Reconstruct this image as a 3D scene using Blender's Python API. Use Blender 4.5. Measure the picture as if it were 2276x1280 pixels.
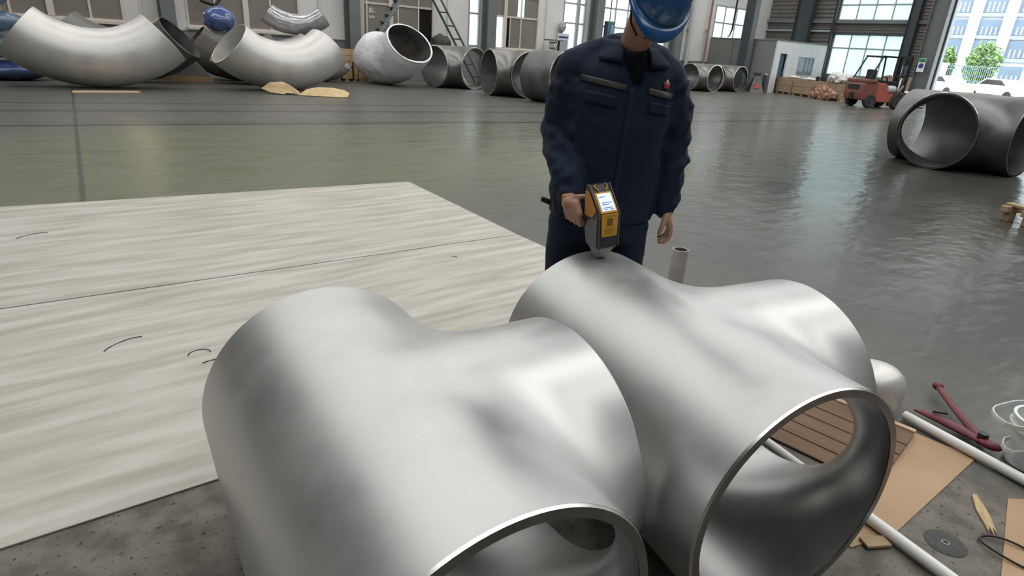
import bpy, bmesh, math, random
import numpy as np
from mathutils import Vector, Matrix, noise
from mathutils.bvhtree import BVHTree

random.seed(4)
S = bpy.context.scene
for o in list(bpy.data.objects):
    bpy.data.objects.remove(o)
COL = S.collection
R = math.radians

# ------------------------------------------------------------------ camera
# hall frame: X along the long window wall, Y towards it, Z up
camd = bpy.data.cameras.new('camera')
cam = bpy.data.objects.new('camera', camd)
COL.objects.link(cam)
camd.sensor_fit = 'HORIZONTAL'
camd.sensor_width = 36.0
camd.lens = 36.0 * 1349.04 / 2276.0
camd.clip_end = 500
_p, _r, _y = R(21.60), R(3.682), R(39.45)
_f = Vector((0, math.cos(_p), -math.sin(_p)))
_rt = Vector((1, 0, 0))
_up = _rt.cross(_f)
_a = math.cos(_r) * _rt + math.sin(_r) * _up
_b = -math.sin(_r) * _rt + math.cos(_r) * _up
_H = Matrix.Rotation(-_y, 3, 'Z')
_a, _b, _f = _H @ _a, _H @ _b, _H @ _f
cam.matrix_world = Matrix(((_a.x, _b.x, -_f.x, 0), (_a.y, _b.y, -_f.y, 0), (_a.z, _b.z, -_f.z, 1.48), (0, 0, 0, 1)))
S.camera = cam

# ------------------------------------------------------------------ world, light, exposure
S.view_settings.view_transform = 'Standard'
S.view_settings.look = 'None'
S.view_settings.gamma = 1.0
S.view_settings.use_curve_mapping = False
S.view_settings.exposure = 0.0
W = bpy.data.worlds.new('overcast_sky')
S.world = W
W.use_nodes = True
_bg = W.node_tree.nodes['Background']
_bg.inputs[0].default_value = (0.86, 0.94, 1.0, 1)
_bg.inputs[1].default_value = 4.5


def area(name, loc, sx, sy, watts, color, rot=(0, 0, 0)):
    l = bpy.data.lights.new(name, 'AREA')
    l.shape = 'RECTANGLE'
    l.size, l.size_y = sx, sy
    l.energy = watts
    l.color = color
    o = bpy.data.objects.new(name, l)
    o.location = loc
    o.rotation_euler = rot
    COL.objects.link(o)
    return o


SKYLIGHTS = [(-3.4, 2.2), (1.6, 2.6), (8.2, 2.2), (14.6, 2.2), (20.6, 2.2)]      # (Y, width) of the unseen roof strips; area lamps added there for top light
for _i, (_yy, _w) in enumerate(SKYLIGHTS):
    area('roof_fill_lamp', (16.5, _yy, 9.3), 41.0, _w, 1120 * _w / 2.2, (1.0, 0.995, 0.98))

# ------------------------------------------------------------------ materials
MATS = {}


def mat(name, col, rough=0.5, metal=0.0, col2=None, scale=6.0, amount=0.5, stretch=(1, 1, 1), bump=0.0, bscale=40.0,
        bstretch=None, rvar=0.0, emit=0.0, spec=0.5, trans=0.0, alpha=1.0, coat=0.0, sheen=0.0, detail=5.0, contrast=(0.35, 0.65)):
    if name in MATS:
        return MATS[name]
    m = bpy.data.materials.new(name)
    m.use_nodes = True
    nt = m.node_tree
    N, L = nt.nodes, nt.links
    p = N['Principled BSDF']
    p.inputs['Base Color'].default_value = (*col, 1)
    p.inputs['Roughness'].default_value = rough
    p.inputs['Metallic'].default_value = metal
    p.inputs['Specular IOR Level'].default_value = spec
    p.inputs['Transmission Weight'].default_value = trans
    p.inputs['Alpha'].default_value = alpha
    p.inputs['Coat Weight'].default_value = coat
    p.inputs['Sheen Weight'].default_value = sheen
    if emit:
        p.inputs['Emission Color'].default_value = (*col, 1)
        p.inputs['Emission Strength'].default_value = emit
    tc = N.new('ShaderNodeTexCoord')
    if col2 is not None or rvar:
        mp = N.new('ShaderNodeMapping')
        mp.inputs['Scale'].default_value = stretch
        L.new(tc.outputs['Object'], mp.inputs[0])
        nz = N.new('ShaderNodeTexNoise')
        nz.inputs['Scale'].default_value = scale
        nz.inputs['Detail'].default_value = detail
        L.new(mp.outputs[0], nz.inputs['Vector'])
        rp = N.new('ShaderNodeMapRange')
        rp.inputs[1].default_value, rp.inputs[2].default_value = contrast
        L.new(nz.outputs[0], rp.inputs[0])
        if col2 is not None:
            mx = N.new('ShaderNodeMix')
            mx.data_type = 'RGBA'
            mx.inputs[6].default_value = (*col, 1)
            mx.inputs[7].default_value = (*[a + (b - a) * amount for a, b in zip(col, col2)], 1)
            L.new(rp.outputs[0], mx.inputs[0])
            L.new(mx.outputs[2], p.inputs['Base Color'])
        if rvar:
            rr = N.new('ShaderNodeMapRange')
            rr.inputs[3].default_value = rough
            rr.inputs[4].default_value = rough + rvar
            L.new(rp.outputs[0], rr.inputs[0])
            L.new(rr.outputs[0], p.inputs['Roughness'])
    if bump:
        mb = N.new('ShaderNodeMapping')
        mb.inputs['Scale'].default_value = bstretch or stretch
        L.new(tc.outputs['Object'], mb.inputs[0])
        nb = N.new('ShaderNodeTexNoise')
        nb.inputs['Scale'].default_value = bscale
        nb.inputs['Detail'].default_value = 4
        L.new(mb.outputs[0], nb.inputs['Vector'])
        bp = N.new('ShaderNodeBump')
        bp.inputs['Strength'].default_value = bump
        bp.inputs['Distance'].default_value = 0.02
        L.new(nb.outputs[0], bp.inputs['Height'])
        L.new(bp.outputs[0], p.inputs['Normal'])
    MATS[name] = m
    return m


def floor_material():
    m = bpy.data.materials.new('worn_painted_concrete')
    m.use_nodes = True
    nt = m.node_tree
    N, L = nt.nodes, nt.links
    p = N['Principled BSDF']
    tc = N.new('ShaderNodeTexCoord')
    sep = N.new('ShaderNodeSeparateXYZ')
    L.new(tc.outputs['Object'], sep.inputs[0])

    def nz(scale, st=(1, 1, 1), rot=0.0, det=6):
        mp = N.new('ShaderNodeMapping')
        mp.inputs['Scale'].default_value = st
        mp.inputs['Rotation'].default_value = (0, 0, rot)
        L.new(tc.outputs['Object'], mp.inputs[0])
        n = N.new('ShaderNodeTexNoise')
        n.inputs['Scale'].default_value = scale
        n.inputs['Detail'].default_value = det
        L.new(mp.outputs[0], n.inputs['Vector'])
        return n.outputs[0]

    def mr(v, a, b, c=0.0, d=1.0):
        r = N.new('ShaderNodeMapRange')
        for i, x in ((1, a), (2, b), (3, c), (4, d)):
            r.inputs[i].default_value = x
        L.new(v, r.inputs[0])
        return r.outputs[0]

    def math_(op, a, b=None):
        n = N.new('ShaderNodeMath')
        n.operation = op
        for i, v in enumerate((a, b)):
            if v is None:
                continue
            if isinstance(v, (int, float)):
                n.inputs[i].default_value = v
            else:
                L.new(v, n.inputs[i])
        return n.outputs[0]

    def mix(f, a, b, mode='MIX'):
        n = N.new('ShaderNodeMix')
        n.data_type = 'RGBA'
        n.blend_type = mode
        for i, v in ((0, f), (6, a), (7, b)):
            if isinstance(v, tuple):
                n.inputs[i].default_value = (*v, 1)
            elif isinstance(v, (int, float)):
                n.inputs[i].default_value = v
            else:
                L.new(v, n.inputs[i])
        return n.outputs[2]

    big = nz(0.35)
    streak = nz(2.0, (.8, 1.6, 1), R(8))
    fine = nz(9.0)
    # the green floor coat lies between the sheets and the tyre-marked aisle
    x, y = sep.outputs[0], sep.outputs[1]
    wob = math_('MULTIPLY', math_('SUBTRACT', big, 0.5), 3.0)
    yw = math_('ADD', y, wob)
    g1 = math_('MULTIPLY', mr(yw, 3.2, 5.2), mr(yw, 11.5, 9.8))
    g2 = math_('MULTIPLY', g1, mr(math_('ADD', x, wob), 11.0, 5.0))
    grey = mix(mr(fine, .3, .7), FLOOR_GREY[0], FLOOR_GREY[1])
    green = mix(mr(streak, .35, .65), FLOOR_GREEN[0], FLOOR_GREEN[1])
    base = mix(g2, grey, green)
    # bare, dirtier concrete around the two tees
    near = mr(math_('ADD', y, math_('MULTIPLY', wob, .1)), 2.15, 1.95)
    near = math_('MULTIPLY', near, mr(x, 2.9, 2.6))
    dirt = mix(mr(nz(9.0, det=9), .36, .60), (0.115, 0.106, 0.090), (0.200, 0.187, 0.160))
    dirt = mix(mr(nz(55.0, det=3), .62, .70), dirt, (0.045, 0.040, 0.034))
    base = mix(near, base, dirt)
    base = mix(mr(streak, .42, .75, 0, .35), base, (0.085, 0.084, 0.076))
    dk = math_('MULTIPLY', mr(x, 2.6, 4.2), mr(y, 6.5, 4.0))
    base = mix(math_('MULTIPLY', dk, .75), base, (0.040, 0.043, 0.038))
    # dark rubber tracks along the aisle
    for y0, w, k, sl in ((14.65, .16, .6, -.125), (13.4, .26, .55, -.14), (11.47, .17, .85, -.135), (11.9, .09, .4, -.17), (9.0, .07, .3, -.07)):
        d = math_('ABSOLUTE', math_('SUBTRACT', math_('ADD', y, math_('ADD', math_('MULTIPLY', x, -sl), math_('MULTIPLY', wob, .06))), y0))
        base = mix(math_('MULTIPLY', mr(d, w, w * .25), k), base, (0.035, 0.036, 0.034))
    # saw-cut joints
    for v, k in ((math_('ADD', x, math_('MULTIPLY', y, -.072)), -.13), (math_('ADD', y, math_('MULTIPLY', x, .02)), 4.25)):
        d = math_('ABSOLUTE', math_('SUBTRACT', v, k))
        if k > 0:
            jm = math_('MULTIPLY', mr(d, .03, .008), mr(x, 5.0, 5.6))
        else:
            jm = math_('MULTIPLY', mr(d, .035, .012), mr(y, 5.6, 6.2))
        base = mix(math_('MULTIPLY', jm, .7), base, (0.025, 0.026, 0.024))
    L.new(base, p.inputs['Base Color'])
    aisle = math_('MULTIPLY', mr(x, 3.5, 7.5), mr(y, 14.0, 9.0))
    ro = math_('ADD', mr(streak, .2, .8, .33, .41), math_('MULTIPLY', near, .35))
    ro = math_('SUBTRACT', ro, math_('MULTIPLY', aisle, .16))
    L.new(ro, p.inputs['Roughness'])
    p.inputs['Specular IOR Level'].default_value = 0.20
    bp = N.new('ShaderNodeBump')
    bp.inputs['Strength'].default_value = 0.40
    bp.inputs['Distance'].default_value = 0.03
    h = math_('ADD', nz(3.2, (.8, 1.3, 1), R(8), 2.0), math_('MULTIPLY', nz(9.0, (.8, 1.3, 1), R(8), 1.0), .30))
    L.new(h, bp.inputs['Height'])
    L.new(bp.outputs[0], p.inputs['Normal'])
    return m


FLOOR_GREY = ((0.102, 0.101, 0.088), (0.136, 0.132, 0.116))
FLOOR_GREEN = ((0.108, 0.128, 0.074), (0.158, 0.163, 0.112))


def glass_material(name, tint, mixf, rough=0.02, frost=0.0, frost_col=(.8, .8, .8)):
    m = bpy.data.materials.new(name)
    m.use_nodes = True
    nt = m.node_tree
    N, L = nt.nodes, nt.links
    N.remove(N['Principled BSDF'])
    out = N['Material Output']
    t = N.new('ShaderNodeBsdfTransparent')
    t.inputs[0].default_value = (*tint, 1)
    g = N.new('ShaderNodeBsdfGlossy')
    g.inputs['Roughness'].default_value = rough
    mx = N.new('ShaderNodeMixShader')
    mx.inputs[0].default_value = mixf
    L.new(t.outputs[0], mx.inputs[1])
    L.new(g.outputs[0], mx.inputs[2])
    L.new(mx.outputs[0], out.inputs[0])
    if frost:
        fr = N.new('ShaderNodeBsdfTranslucent')
        fr.inputs[0].default_value = (*frost_col, 1)
        m2 = N.new('ShaderNodeMixShader')
        m2.inputs[0].default_value = frost
        L.new(mx.outputs[0], m2.inputs[1])
        L.new(fr.outputs[0], m2.inputs[2])
        L.new(m2.outputs[0], out.inputs[0])
    MATS[name] = m
    return m


def M(n):
    return MATS[n]


mat('steel', (0.50, 0.50, 0.497), 0.37, 0.82, (0.585, 0.585, 0.58), 5.0, 1.0, rvar=0.09, detail=9.0)
mat('steel_blasted', (0.58, 0.572, 0.545), 0.42, 0.6, (0.70, 0.69, 0.66), 1.6, 1.0, rvar=0.12)
mat('steel_dark', (0.20, 0.195, 0.188), 0.38, 0.85, (0.28, 0.27, 0.258), 2.0, 1.0, rvar=0.14)
mat('steel_black', (0.10, 0.10, 0.098), 0.45, 0.7, (0.20, 0.20, 0.195), 2.0, 1.0, rvar=0.15)
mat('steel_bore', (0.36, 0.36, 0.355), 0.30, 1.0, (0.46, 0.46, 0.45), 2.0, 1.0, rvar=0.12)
mat('gunmetal', (0.135, 0.135, 0.138), 0.40, 0.8, (0.19, 0.187, 0.185), 2.0, 1.0, rvar=0.14)
mat('steel_rim', (0.26, 0.26, 0.255), 0.32, 1.0, (0.19, 0.19, 0.185), 12.0, 0.8)
mat('rim_bright', (0.70, 0.70, 0.68), 0.30, 1.0)
mat('wall_white', (0.72, 0.715, 0.69), 0.8, 0, (0.62, 0.615, 0.59), 0.8, 0.7)
mat('wall_grey', (0.23, 0.245, 0.235), 0.7, 0, (0.19, 0.20, 0.195), 1.5, 0.8)
mat('column_paint', (0.135, 0.150, 0.152), 0.5, 0, (0.165, 0.18, 0.18), 2.0, 0.8)
mat('column_dark', (0.045, 0.055, 0.062), 0.5)
mat('cladding', (0.13, 0.125, 0.115), 0.5, 0.2, (0.17, 0.16, 0.15), 2.0, 0.8)
mat('frame_cream', (0.62, 0.575, 0.51), 0.5)
mat('frame_grey', (0.33, 0.36, 0.37), 0.5)
mat('pane_dark', (0.250, 0.228, 0.200), 0.16, 0, (0.205, 0.188, 0.165), 0.6, 0.8)
mat('pane_black', (0.012, 0.011, 0.010), 0.15)
glass_material('pane_clear', (0.80, 0.84, 0.84), 0.06, 0.05, .35, (0.62, 0.62, 0.61))
glass_material('pane_mint', (0.70, 0.78, 0.77), 0.06, 0.1, .60, (0.66, 0.72, 0.71))
mat('wall_dim', (0.17, 0.17, 0.166), 0.8)
mat('ceiling_paint', (0.25, 0.25, 0.245), 0.7)
mat('skylight_panel', (0.75, 0.75, 0.72), 0.4)
mat('asphalt', (0.40, 0.40, 0.39), 0.9, 0, (0.5, 0.5, 0.48), 2.0, 0.8)
mat('white_paint', (0.74, 0.75, 0.76), 0.5, 0, (0.66, 0.67, 0.69), 3.0, 0.8)
mat('office_side', (0.20, 0.215, 0.20), 0.6, 0, (0.17, 0.18, 0.17), 1.2, .8)
mat('facade', (0.80, 0.82, 0.84), 0.8)
mat('facade_glass', (0.17, 0.23, 0.30), 0.35, 0, (0.13, 0.18, 0.25), 0.6, 1.0)
mat('facade_panel', (0.33, 0.38, 0.44), 0.6)
mat('foliage', (0.23, 0.34, 0.13), 0.6, 0, (0.13, 0.24, 0.07), 1.5, 1.0)
mat('bark', (0.16, 0.12, 0.09), 0.9)
mat('fence_paint', (0.22, 0.30, 0.33), 0.5)
mat('stone_pillar', (0.66, 0.62, 0.58), 0.8)
mat('car_paint', (0.70, 0.62, 0.50), 0.25, 0.3)
mat('car_white', (0.8, 0.8, 0.8), 0.25)
mat('tyre', (0.035, 0.035, 0.037), 0.75)
mat('hub', (0.10, 0.10, 0.11), 0.5, 0.4)
mat('forklift_red', (0.23, 0.080, 0.060), 0.5, 0, (0.16, 0.068, 0.052), 1.6, 1.0, rvar=.2)
mat('forklift_orange', (0.46, 0.125, 0.085), 0.45, 0, (0.38, 0.11, 0.075), 2.5, 1.0)
mat('black_metal', (0.018, 0.020, 0.022), 0.45, 0.2)
mat('seat_vinyl', (0.012, 0.018, 0.016), 0.6)
mat('chrome', (0.6, 0.6, 0.6), 0.25, 1.0)
mat('tank_grey', (0.55, 0.57, 0.56), 0.4, 0.2)
mat('crate_wood', (0.42, 0.31, 0.20), 0.8, 0, (0.33, 0.235, 0.15), 3.0, 1.0, stretch=(1, 1, 6))
mat('crate_ply', (0.60, 0.42, 0.22), 0.75, 0, (0.50, 0.34, 0.17), 3.0, 1.0)
mat('strap_black', (0.01, 0.01, 0.01), 0.5)
mat('white_film', (0.86, 0.86, 0.89), 0.30, 0, (0.76, 0.76, 0.80), 3.0, 1.0, bump=.7, bscale=3.5, bstretch=(1, 1, 2.5))
mat('clear_film', (0.50, 0.49, 0.51), 0.16, 0.25, (0.33, 0.325, 0.34), 3.0, 1.0, bump=.5, bscale=6, coat=.6)
mat('grey_film', (0.47, 0.46, 0.44), 0.20, 0.2, (0.34, 0.33, 0.315), 2.5, 1.0, bump=.5, bscale=5, coat=.5)
mat('dull_film', (0.20, 0.185, 0.172), 0.45, 0, (0.15, 0.14, 0.13), 2.5, 1.0, bump=.3, bscale=5)
mat('blue_film', (0.085, 0.125, 0.30), 0.16, 0, (0.055, 0.09, 0.22), 3.0, 1.0, bump=.5, bscale=6, coat=.7)
mat('blue_bag', (0.22, 0.30, 0.42), 0.20, 0, (0.09, 0.15, 0.24), 2.5, 1.0, bump=.5, bscale=5, coat=.6)
mat('debris_red', (0.30, 0.12, 0.08), 0.7, 0, (0.50, 0.34, 0.24), 6.0, 1.0)
mat('kraft', (0.62, 0.48, 0.27), 0.8, 0, (0.52, 0.38, 0.20), 5.0, 1.0)
mat('cardboard', (0.46, 0.315, 0.195), 0.85, 0, (0.38, 0.255, 0.15), 3.0, 1.0, bump=.05, bscale=25)
mat('cardboard_dark', (0.19, 0.118, 0.070), 0.85, 0, (0.15, 0.092, 0.054), 4.0, 1.0, stretch=(1, 8, 1), bump=.1, bscale=60)  # darkened: the tee's shade on the folded sheet is put into the brown
mat('cardboard_edge', (0.55, 0.40, 0.27), 0.85)
mat('sheet', (0.545, 0.520, 0.470), 0.55, 0, (0.385, 0.362, 0.315), 3.2, 1.0, stretch=(.45, 3.6, 1), rvar=.12, bump=.12, bscale=5, bstretch=(.5, 4, 1), detail=8)
mat('sheet_edge', (0.24, 0.21, 0.17), 0.8)
mat('shaving', (0.045, 0.04, 0.035), 0.5, 0.4)
mat('pvc_white', (0.78, 0.78, 0.76), 0.35)
mat('pvc_grey', (0.42, 0.39, 0.365), 0.45, 0, (0.33, 0.30, 0.28), 6.0, 1.0)
mat('pvc_inside', (0.16, 0.12, 0.10), 0.8)
mat('bucket_plastic', (0.68, 0.72, 0.70), 0.32)
mat('tool_red', (0.15, 0.010, 0.020), 0.45, 0, (0.10, 0.008, 0.014), 9.0, 1.0)
mat('disc_grey', (0.052, 0.055, 0.053), 0.8, 0, (0.075, 0.078, 0.075), 60.0, 1.0)
mat('black_rubber', (0.012, 0.012, 0.012), 0.5)
mat('splinter', (0.58, 0.44, 0.26), 0.8, 0, (0.42, 0.29, 0.15), 10.0, 1.0, stretch=(1, 8, 1))
mat('timber', (0.40, 0.29, 0.18), 0.8, 0, (0.30, 0.21, 0.12), 4.0, 1.0)
mat('skin', (0.42, 0.235, 0.165), 0.5, 0, (0.34, 0.18, 0.125), 10.0, .7, bump=.04, bscale=120)
mat('hair', (0.012, 0.010, 0.009), 0.6)
mat('eye', (0.5, 0.5, 0.48), 0.2)
mat('jacket_navy', (0.0042, 0.0120, 0.0300), 0.8, 0, (0.0062, 0.0165, 0.039), 4.0, 1.0, spec=.3, sheen=.02, bump=.12, bscale=14)
mat('tshirt_black', (0.0018, 0.0036, 0.0070), 0.9, spec=.2)
mat('collar_navy', (0.0085, 0.0180, 0.042), 0.8, spec=.3, sheen=.04)
mat('reflective_tape', (0.028, 0.030, 0.030), 0.5, 0, (0.060, 0.056, 0.046), 30.0, 1.0)
mat('logo_red', (0.45, 0.03, 0.03), 0.6)
mat('logo_white', (0.5, 0.45, 0.42), 0.6)
mat('helmet_blue', (0.010, 0.088, 0.255), 0.24, 0, coat=.3)
mat('strap_brown', (0.03, 0.018, 0.014), 0.7)
mat('gun_black', (0.016, 0.016, 0.017), 0.38)
mat('gun_grey', (0.09, 0.085, 0.085), 0.4)
mat('gun_yellow', (0.62, 0.33, 0.02), 0.42)
mat('gun_orange', (0.55, 0.22, 0.02), 0.45)
mat('gun_nose', (0.17, 0.16, 0.15), 0.4, .5)
mat('gun_screen', (0.62, 0.72, 0.90), 0.2, emit=0.62)
mat('screen_ink', (0.10, 0.16, 0.42), 0.4, emit=0.25)
mat('label_brown', (0.20, 0.095, 0.02), 0.5)
mat('label_line', (0.42, 0.20, 0.015), 0.5)
mat('sign_white', (0.75, 0.77, 0.80), 0.5)
mat('sign_blue', (0.03, 0.05, 0.22), 0.5)
mat('sign_green', (0.02, 0.22, 0.09), 0.5)
mat('glyph_white', (0.72, 0.72, 0.68), 0.6)
mat('pipe_red', (0.30, 0.16, 0.14), 0.5)
mat('machine_teal', (0.04, 0.10, 0.14), 0.4)
mat('dark_bush', (0.06, 0.065, 0.05), 0.9)
mat('warning_red', (0.5, 0.06, 0.04), 0.5)

# ------------------------------------------------------------------ mesh helpers


class MB:
    def __init__(self):
        self.v, self.f = [], []

    def add(self, vs, fs):
        n = len(self.v)
        self.v += [tuple(map(float, p)) for p in vs]
        self.f += [tuple(i + n for i in f) for f in fs]
        return self

    def box(self, c, s, rot=None):
        hx, hy, hz = (k / 2 for k in s)
        P = [Vector(p) for p in ((-hx, -hy, -hz), (hx, -hy, -hz), (hx, hy, -hz), (-hx, hy, -hz), (-hx, -hy, hz), (hx, -hy, hz), (hx, hy, hz), (-hx, hy, hz))]
        if rot is not None:
            P = [rot @ p for p in P]
        return self.add([p + Vector(c) for p in P], [(0, 3, 2, 1), (4, 5, 6, 7), (0, 1, 5, 4), (1, 2, 6, 5), (2, 3, 7, 6), (3, 0, 4, 7)])

    def bx(self, x0, x1, y0, y1, z0, z1):
        return self.box(((x0 + x1) / 2, (y0 + y1) / 2, (z0 + z1) / 2), (abs(x1 - x0), abs(y1 - y0), abs(z1 - z0)))

    def rings(self, rs, cap0=True, cap1=True, close=False):
        n = len(rs[0])
        vs = [p for r in rs for p in r]
        fs = []
        m = len(rs)
        for i in range(m if close else m - 1):
            a, b = i * n, ((i + 1) % m) * n
            for k in range(n):
                fs.append((a + k, a + (k + 1) % n, b + (k + 1) % n, b + k))
        if not close:
            if cap0:
                fs.append(tuple(reversed(range(n))))
            if cap1:
                fs.append(tuple(range((m - 1) * n, m * n)))
        return self.add(vs, fs)

    def tube(self, pts, r, n=10, cap=True, flat=1.0, close=False):
        pts = [Vector(p) for p in pts]
        m = len(pts)
        rr = [r] * m if isinstance(r, (int, float)) else list(r)
        rs = []
        prev = None
        for i, p in enumerate(pts):
            if close:
                t = pts[(i + 1) % m] - pts[i - 1]
            else:
                t = pts[min(i + 1, m - 1)] - pts[max(i - 1, 0)]
            t.normalize()
            if prev is None:
                ref = Vector((0, 0, 1)) if abs(t.z) < .9 else Vector((1, 0, 0))
                u = ref.cross(t).normalized()
            else:
                u = (prev - t * prev.dot(t)).normalized()
            prev = u
            w = t.cross(u)
            rs.append([p + rr[i] * (math.cos(a) * u + flat * math.sin(a) * w) for a in [2 * math.pi * k / n for k in range(n)]])
        return self.rings(rs, cap, cap, close)

    def cyl(self, a, b, r, n=16, r2=None):
        return self.tube([a, b], [r, r if r2 is None else r2], n)

    def lathe(self, prof, c=(0, 0, 0), n=32, axis=None, cap0=False, cap1=False, close=False):
        """prof: (radius, height) along axis"""
        ax = Vector(axis or (0, 0, 1)).normalized()
        ref = Vector((0, 0, 1)) if abs(ax.z) < .9 else Vector((1, 0, 0))
        u = ref.cross(ax).normalized()
        w = ax.cross(u)
        c = Vector(c)
        rs = [[c + ax * h + r * (math.cos(a) * u + math.sin(a) * w) for a in [2 * math.pi * k / n for k in range(n)]] for r, h in prof]
        return self.rings(rs, cap0, cap1, close)

    def ell(self, c, r, rot=None, n=20, m=12):
        c = Vector(c)
        rs = []
        for i in range(1, m):
            t = math.pi * i / m
            ring = []
            for k in range(n):
                a = 2 * math.pi * k / n
                p = Vector((r[0] * math.sin(t) * math.cos(a), r[1] * math.sin(t) * math.sin(a), -r[2] * math.cos(t)))
                if rot is not None:
                    p = rot @ p
                ring.append(c + p)
            rs.append(ring)
        return self.rings(rs, True, True)

    def poly(self, pts, h):
        """pts: planar polygon (3D), extruded by vector h"""
        h = Vector(h)
        n = len(pts)
        a = [Vector(p) for p in pts]
        return self.add(a + [p + h for p in a], [tuple(reversed(range(n))), tuple(range(n, 2 * n))] + [(i, (i + 1) % n, n + (i + 1) % n, n + i) for i in range(n)])

    def mesh(self, name='mesh'):
        me = bpy.data.meshes.new(name)
        me.from_pydata(self.v, [], self.f)
        bm = bmesh.new()
        bm.from_mesh(me)
        bmesh.ops.recalc_face_normals(bm, faces=bm.faces)
        bm.to_mesh(me)
        bm.free()
        return me

    def build(self, name, m, parent=None, smooth=False, bevel=0.0, seg=2, angle=40):
        return link(name, self.mesh(name), m, parent, smooth, bevel, seg, angle)


def link(name, me, m, parent=None, smooth=False, bevel=0.0, seg=2, angle=40):
    o = bpy.data.objects.new(name, me)
    if m is not None and not me.materials:
        me.materials.append(M(m) if isinstance(m, str) else m)
    COL.objects.link(o)
    if parent is not None:
        o.parent = parent
    if smooth:
        me.polygons.foreach_set('use_smooth', [True] * len(me.polygons))
        if smooth != 'all':
            sharp(me, angle)
    if bevel:
        b = o.modifiers.new('bevel', 'BEVEL')
        b.width, b.segments, b.limit_method = bevel, seg, 'ANGLE'
    return o


def sharp(me, deg):
    bm = bmesh.new()
    bm.from_mesh(me)
    c = R(deg)
    for e in bm.edges:
        if len(e.link_faces) == 2 and e.calc_face_angle(0) > c:
            e.smooth = False
    bm.to_mesh(me)
    bm.free()


def thing(name, label, cat, loc=(0, 0, 0), rz=0.0, group=None, rot=None):
    o = bpy.data.objects.new(name, None)
    o.empty_display_size = 0.1
    o.location = loc
    o.rotation_euler = rot if rot is not None else (0, 0, rz)
    COL.objects.link(o)
    return tag(o, label, cat, group)


def tag(o, label, cat, group=None):
    o['label'] = label
    o['category'] = cat
    if group:
        o['group'] = group
    return o


def struct(o, label=None):
    o['kind'] = 'structure'
    if label:
        o['label'] = label
        
    return o


def dup(root, loc, rz, label):
    r = root.copy()
    COL.objects.link(r)
    r.location = loc
    r.rotation_euler = (0, 0, rz)
    r['label'] = label
    for ch in [c for c in bpy.data.objects if c.parent == root]:
        c = ch.copy()
        COL.objects.link(c)
        c.parent = r
        for g in [g for g in bpy.data.objects if g.parent == ch]:
            d = g.copy()
            COL.objects.link(d)
            d.parent = c
    return r


def crumple(me, amp, scale, seed=0.0, zmin=None):
    off = Vector((seed * 7.3, seed * 3.1, seed * 5.7))
    me.update()
    ns = [v.normal.copy() for v in me.vertices]
    for v, n in zip(me.vertices, ns):
        d = noise.noise(v.co * scale + off) + .5 * noise.noise(v.co * scale * 2.3 + off)
        v.co += n * d * amp
        if zmin is not None and v.co.z < zmin:
            v.co.z = zmin
    me.update()


def remesh(mb, voxel, smooth_it=6, name='mesh'):
    me = mb.mesh(name)
    o = bpy.data.objects.new('tmp', me)
    COL.objects.link(o)
    md = o.modifiers.new('r', 'REMESH')
    md.mode = 'VOXEL'
    md.voxel_size = voxel
    md.use_smooth_shade = True
    dg = bpy.context.evaluated_depsgraph_get()
    out = bpy.data.meshes.new_from_object(o.evaluated_get(dg))
    bpy.data.objects.remove(o)
    bpy.data.meshes.remove(me)
    out.name = name
    bm = bmesh.new()
    bm.from_mesh(out)
    for _ in range(smooth_it):
        bmesh.ops.smooth_vert(bm, verts=bm.verts, factor=.5, use_axis_x=True, use_axis_y=True, use_axis_z=True)
    bm.to_mesh(out)
    bm.free()
    return out


def rect_opening_wall(axis, pos, thick, u0, u1, z0, z1, holes, mb):
    """boxes that fill a wall around rectangular holes (ua, ub, za, zb); axis 'x' = wall in the XZ plane at Y=pos"""
    us = sorted({u0, u1, *[h[0] for h in holes], *[h[1] for h in holes]})
    for a, b in zip(us, us[1:]):
        mid = (a + b) / 2
        hs = sorted([h for h in holes if h[0] < mid < h[1]], key=lambda h: h[2])
        z = z0
        segs = []
        for h in hs:
            if h[2] > z:
                segs.append((z, h[2]))
            z = h[3]
        if z < z1:
            segs.append((z, z1))
        for s, e in segs:
            if axis == 'x':
                mb.bx(a, b, pos, pos + thick, s, e)
            else:
                mb.bx(pos, pos + thick, a, b, s, e)
    return mb

# ------------------------------------------------------------------ the hall
HX0, HX1, HY0, HY1, HZ = -13.0, 38.5, -8.0, 23.0, 9.5
fl = MB().add([(HX0, HY0, 0), (HX1 + .3, HY0, 0), (HX1 + .3, HY1 + .3, 0), (HX0, HY1 + .3, 0)], [(0, 1, 2, 3)])
struct(fl.build('floor', floor_material()))
struct(MB().bx(HX1 + .3, 200, -60, 120, -.25, -.03).build('ground', 'asphalt'))
struct(MB().bx(-60, HX1 + .3, HY1 + .3, 90, -.25, -.03).build('ground', 'asphalt'))

CE = MB()
ys = [HY0 - .3] + [e for y, w in SKYLIGHTS for e in (y - w / 2, y + w / 2)] + [HY1 + .3]
for a, b in zip(ys[0::2], ys[1::2]):
    CE.bx(HX0 - .3, HX1 + .3, a, b, HZ, HZ + .2)
ceil = struct(CE.build('ceiling', 'ceiling_paint'))
for y, w in SKYLIGHTS:
    MB().bx(HX0 - .3, HX1 + .3, y - w / 2, y + w / 2, HZ + .05, HZ + .12).build('skylight_panel', 'skylight_panel', ceil)

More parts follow.
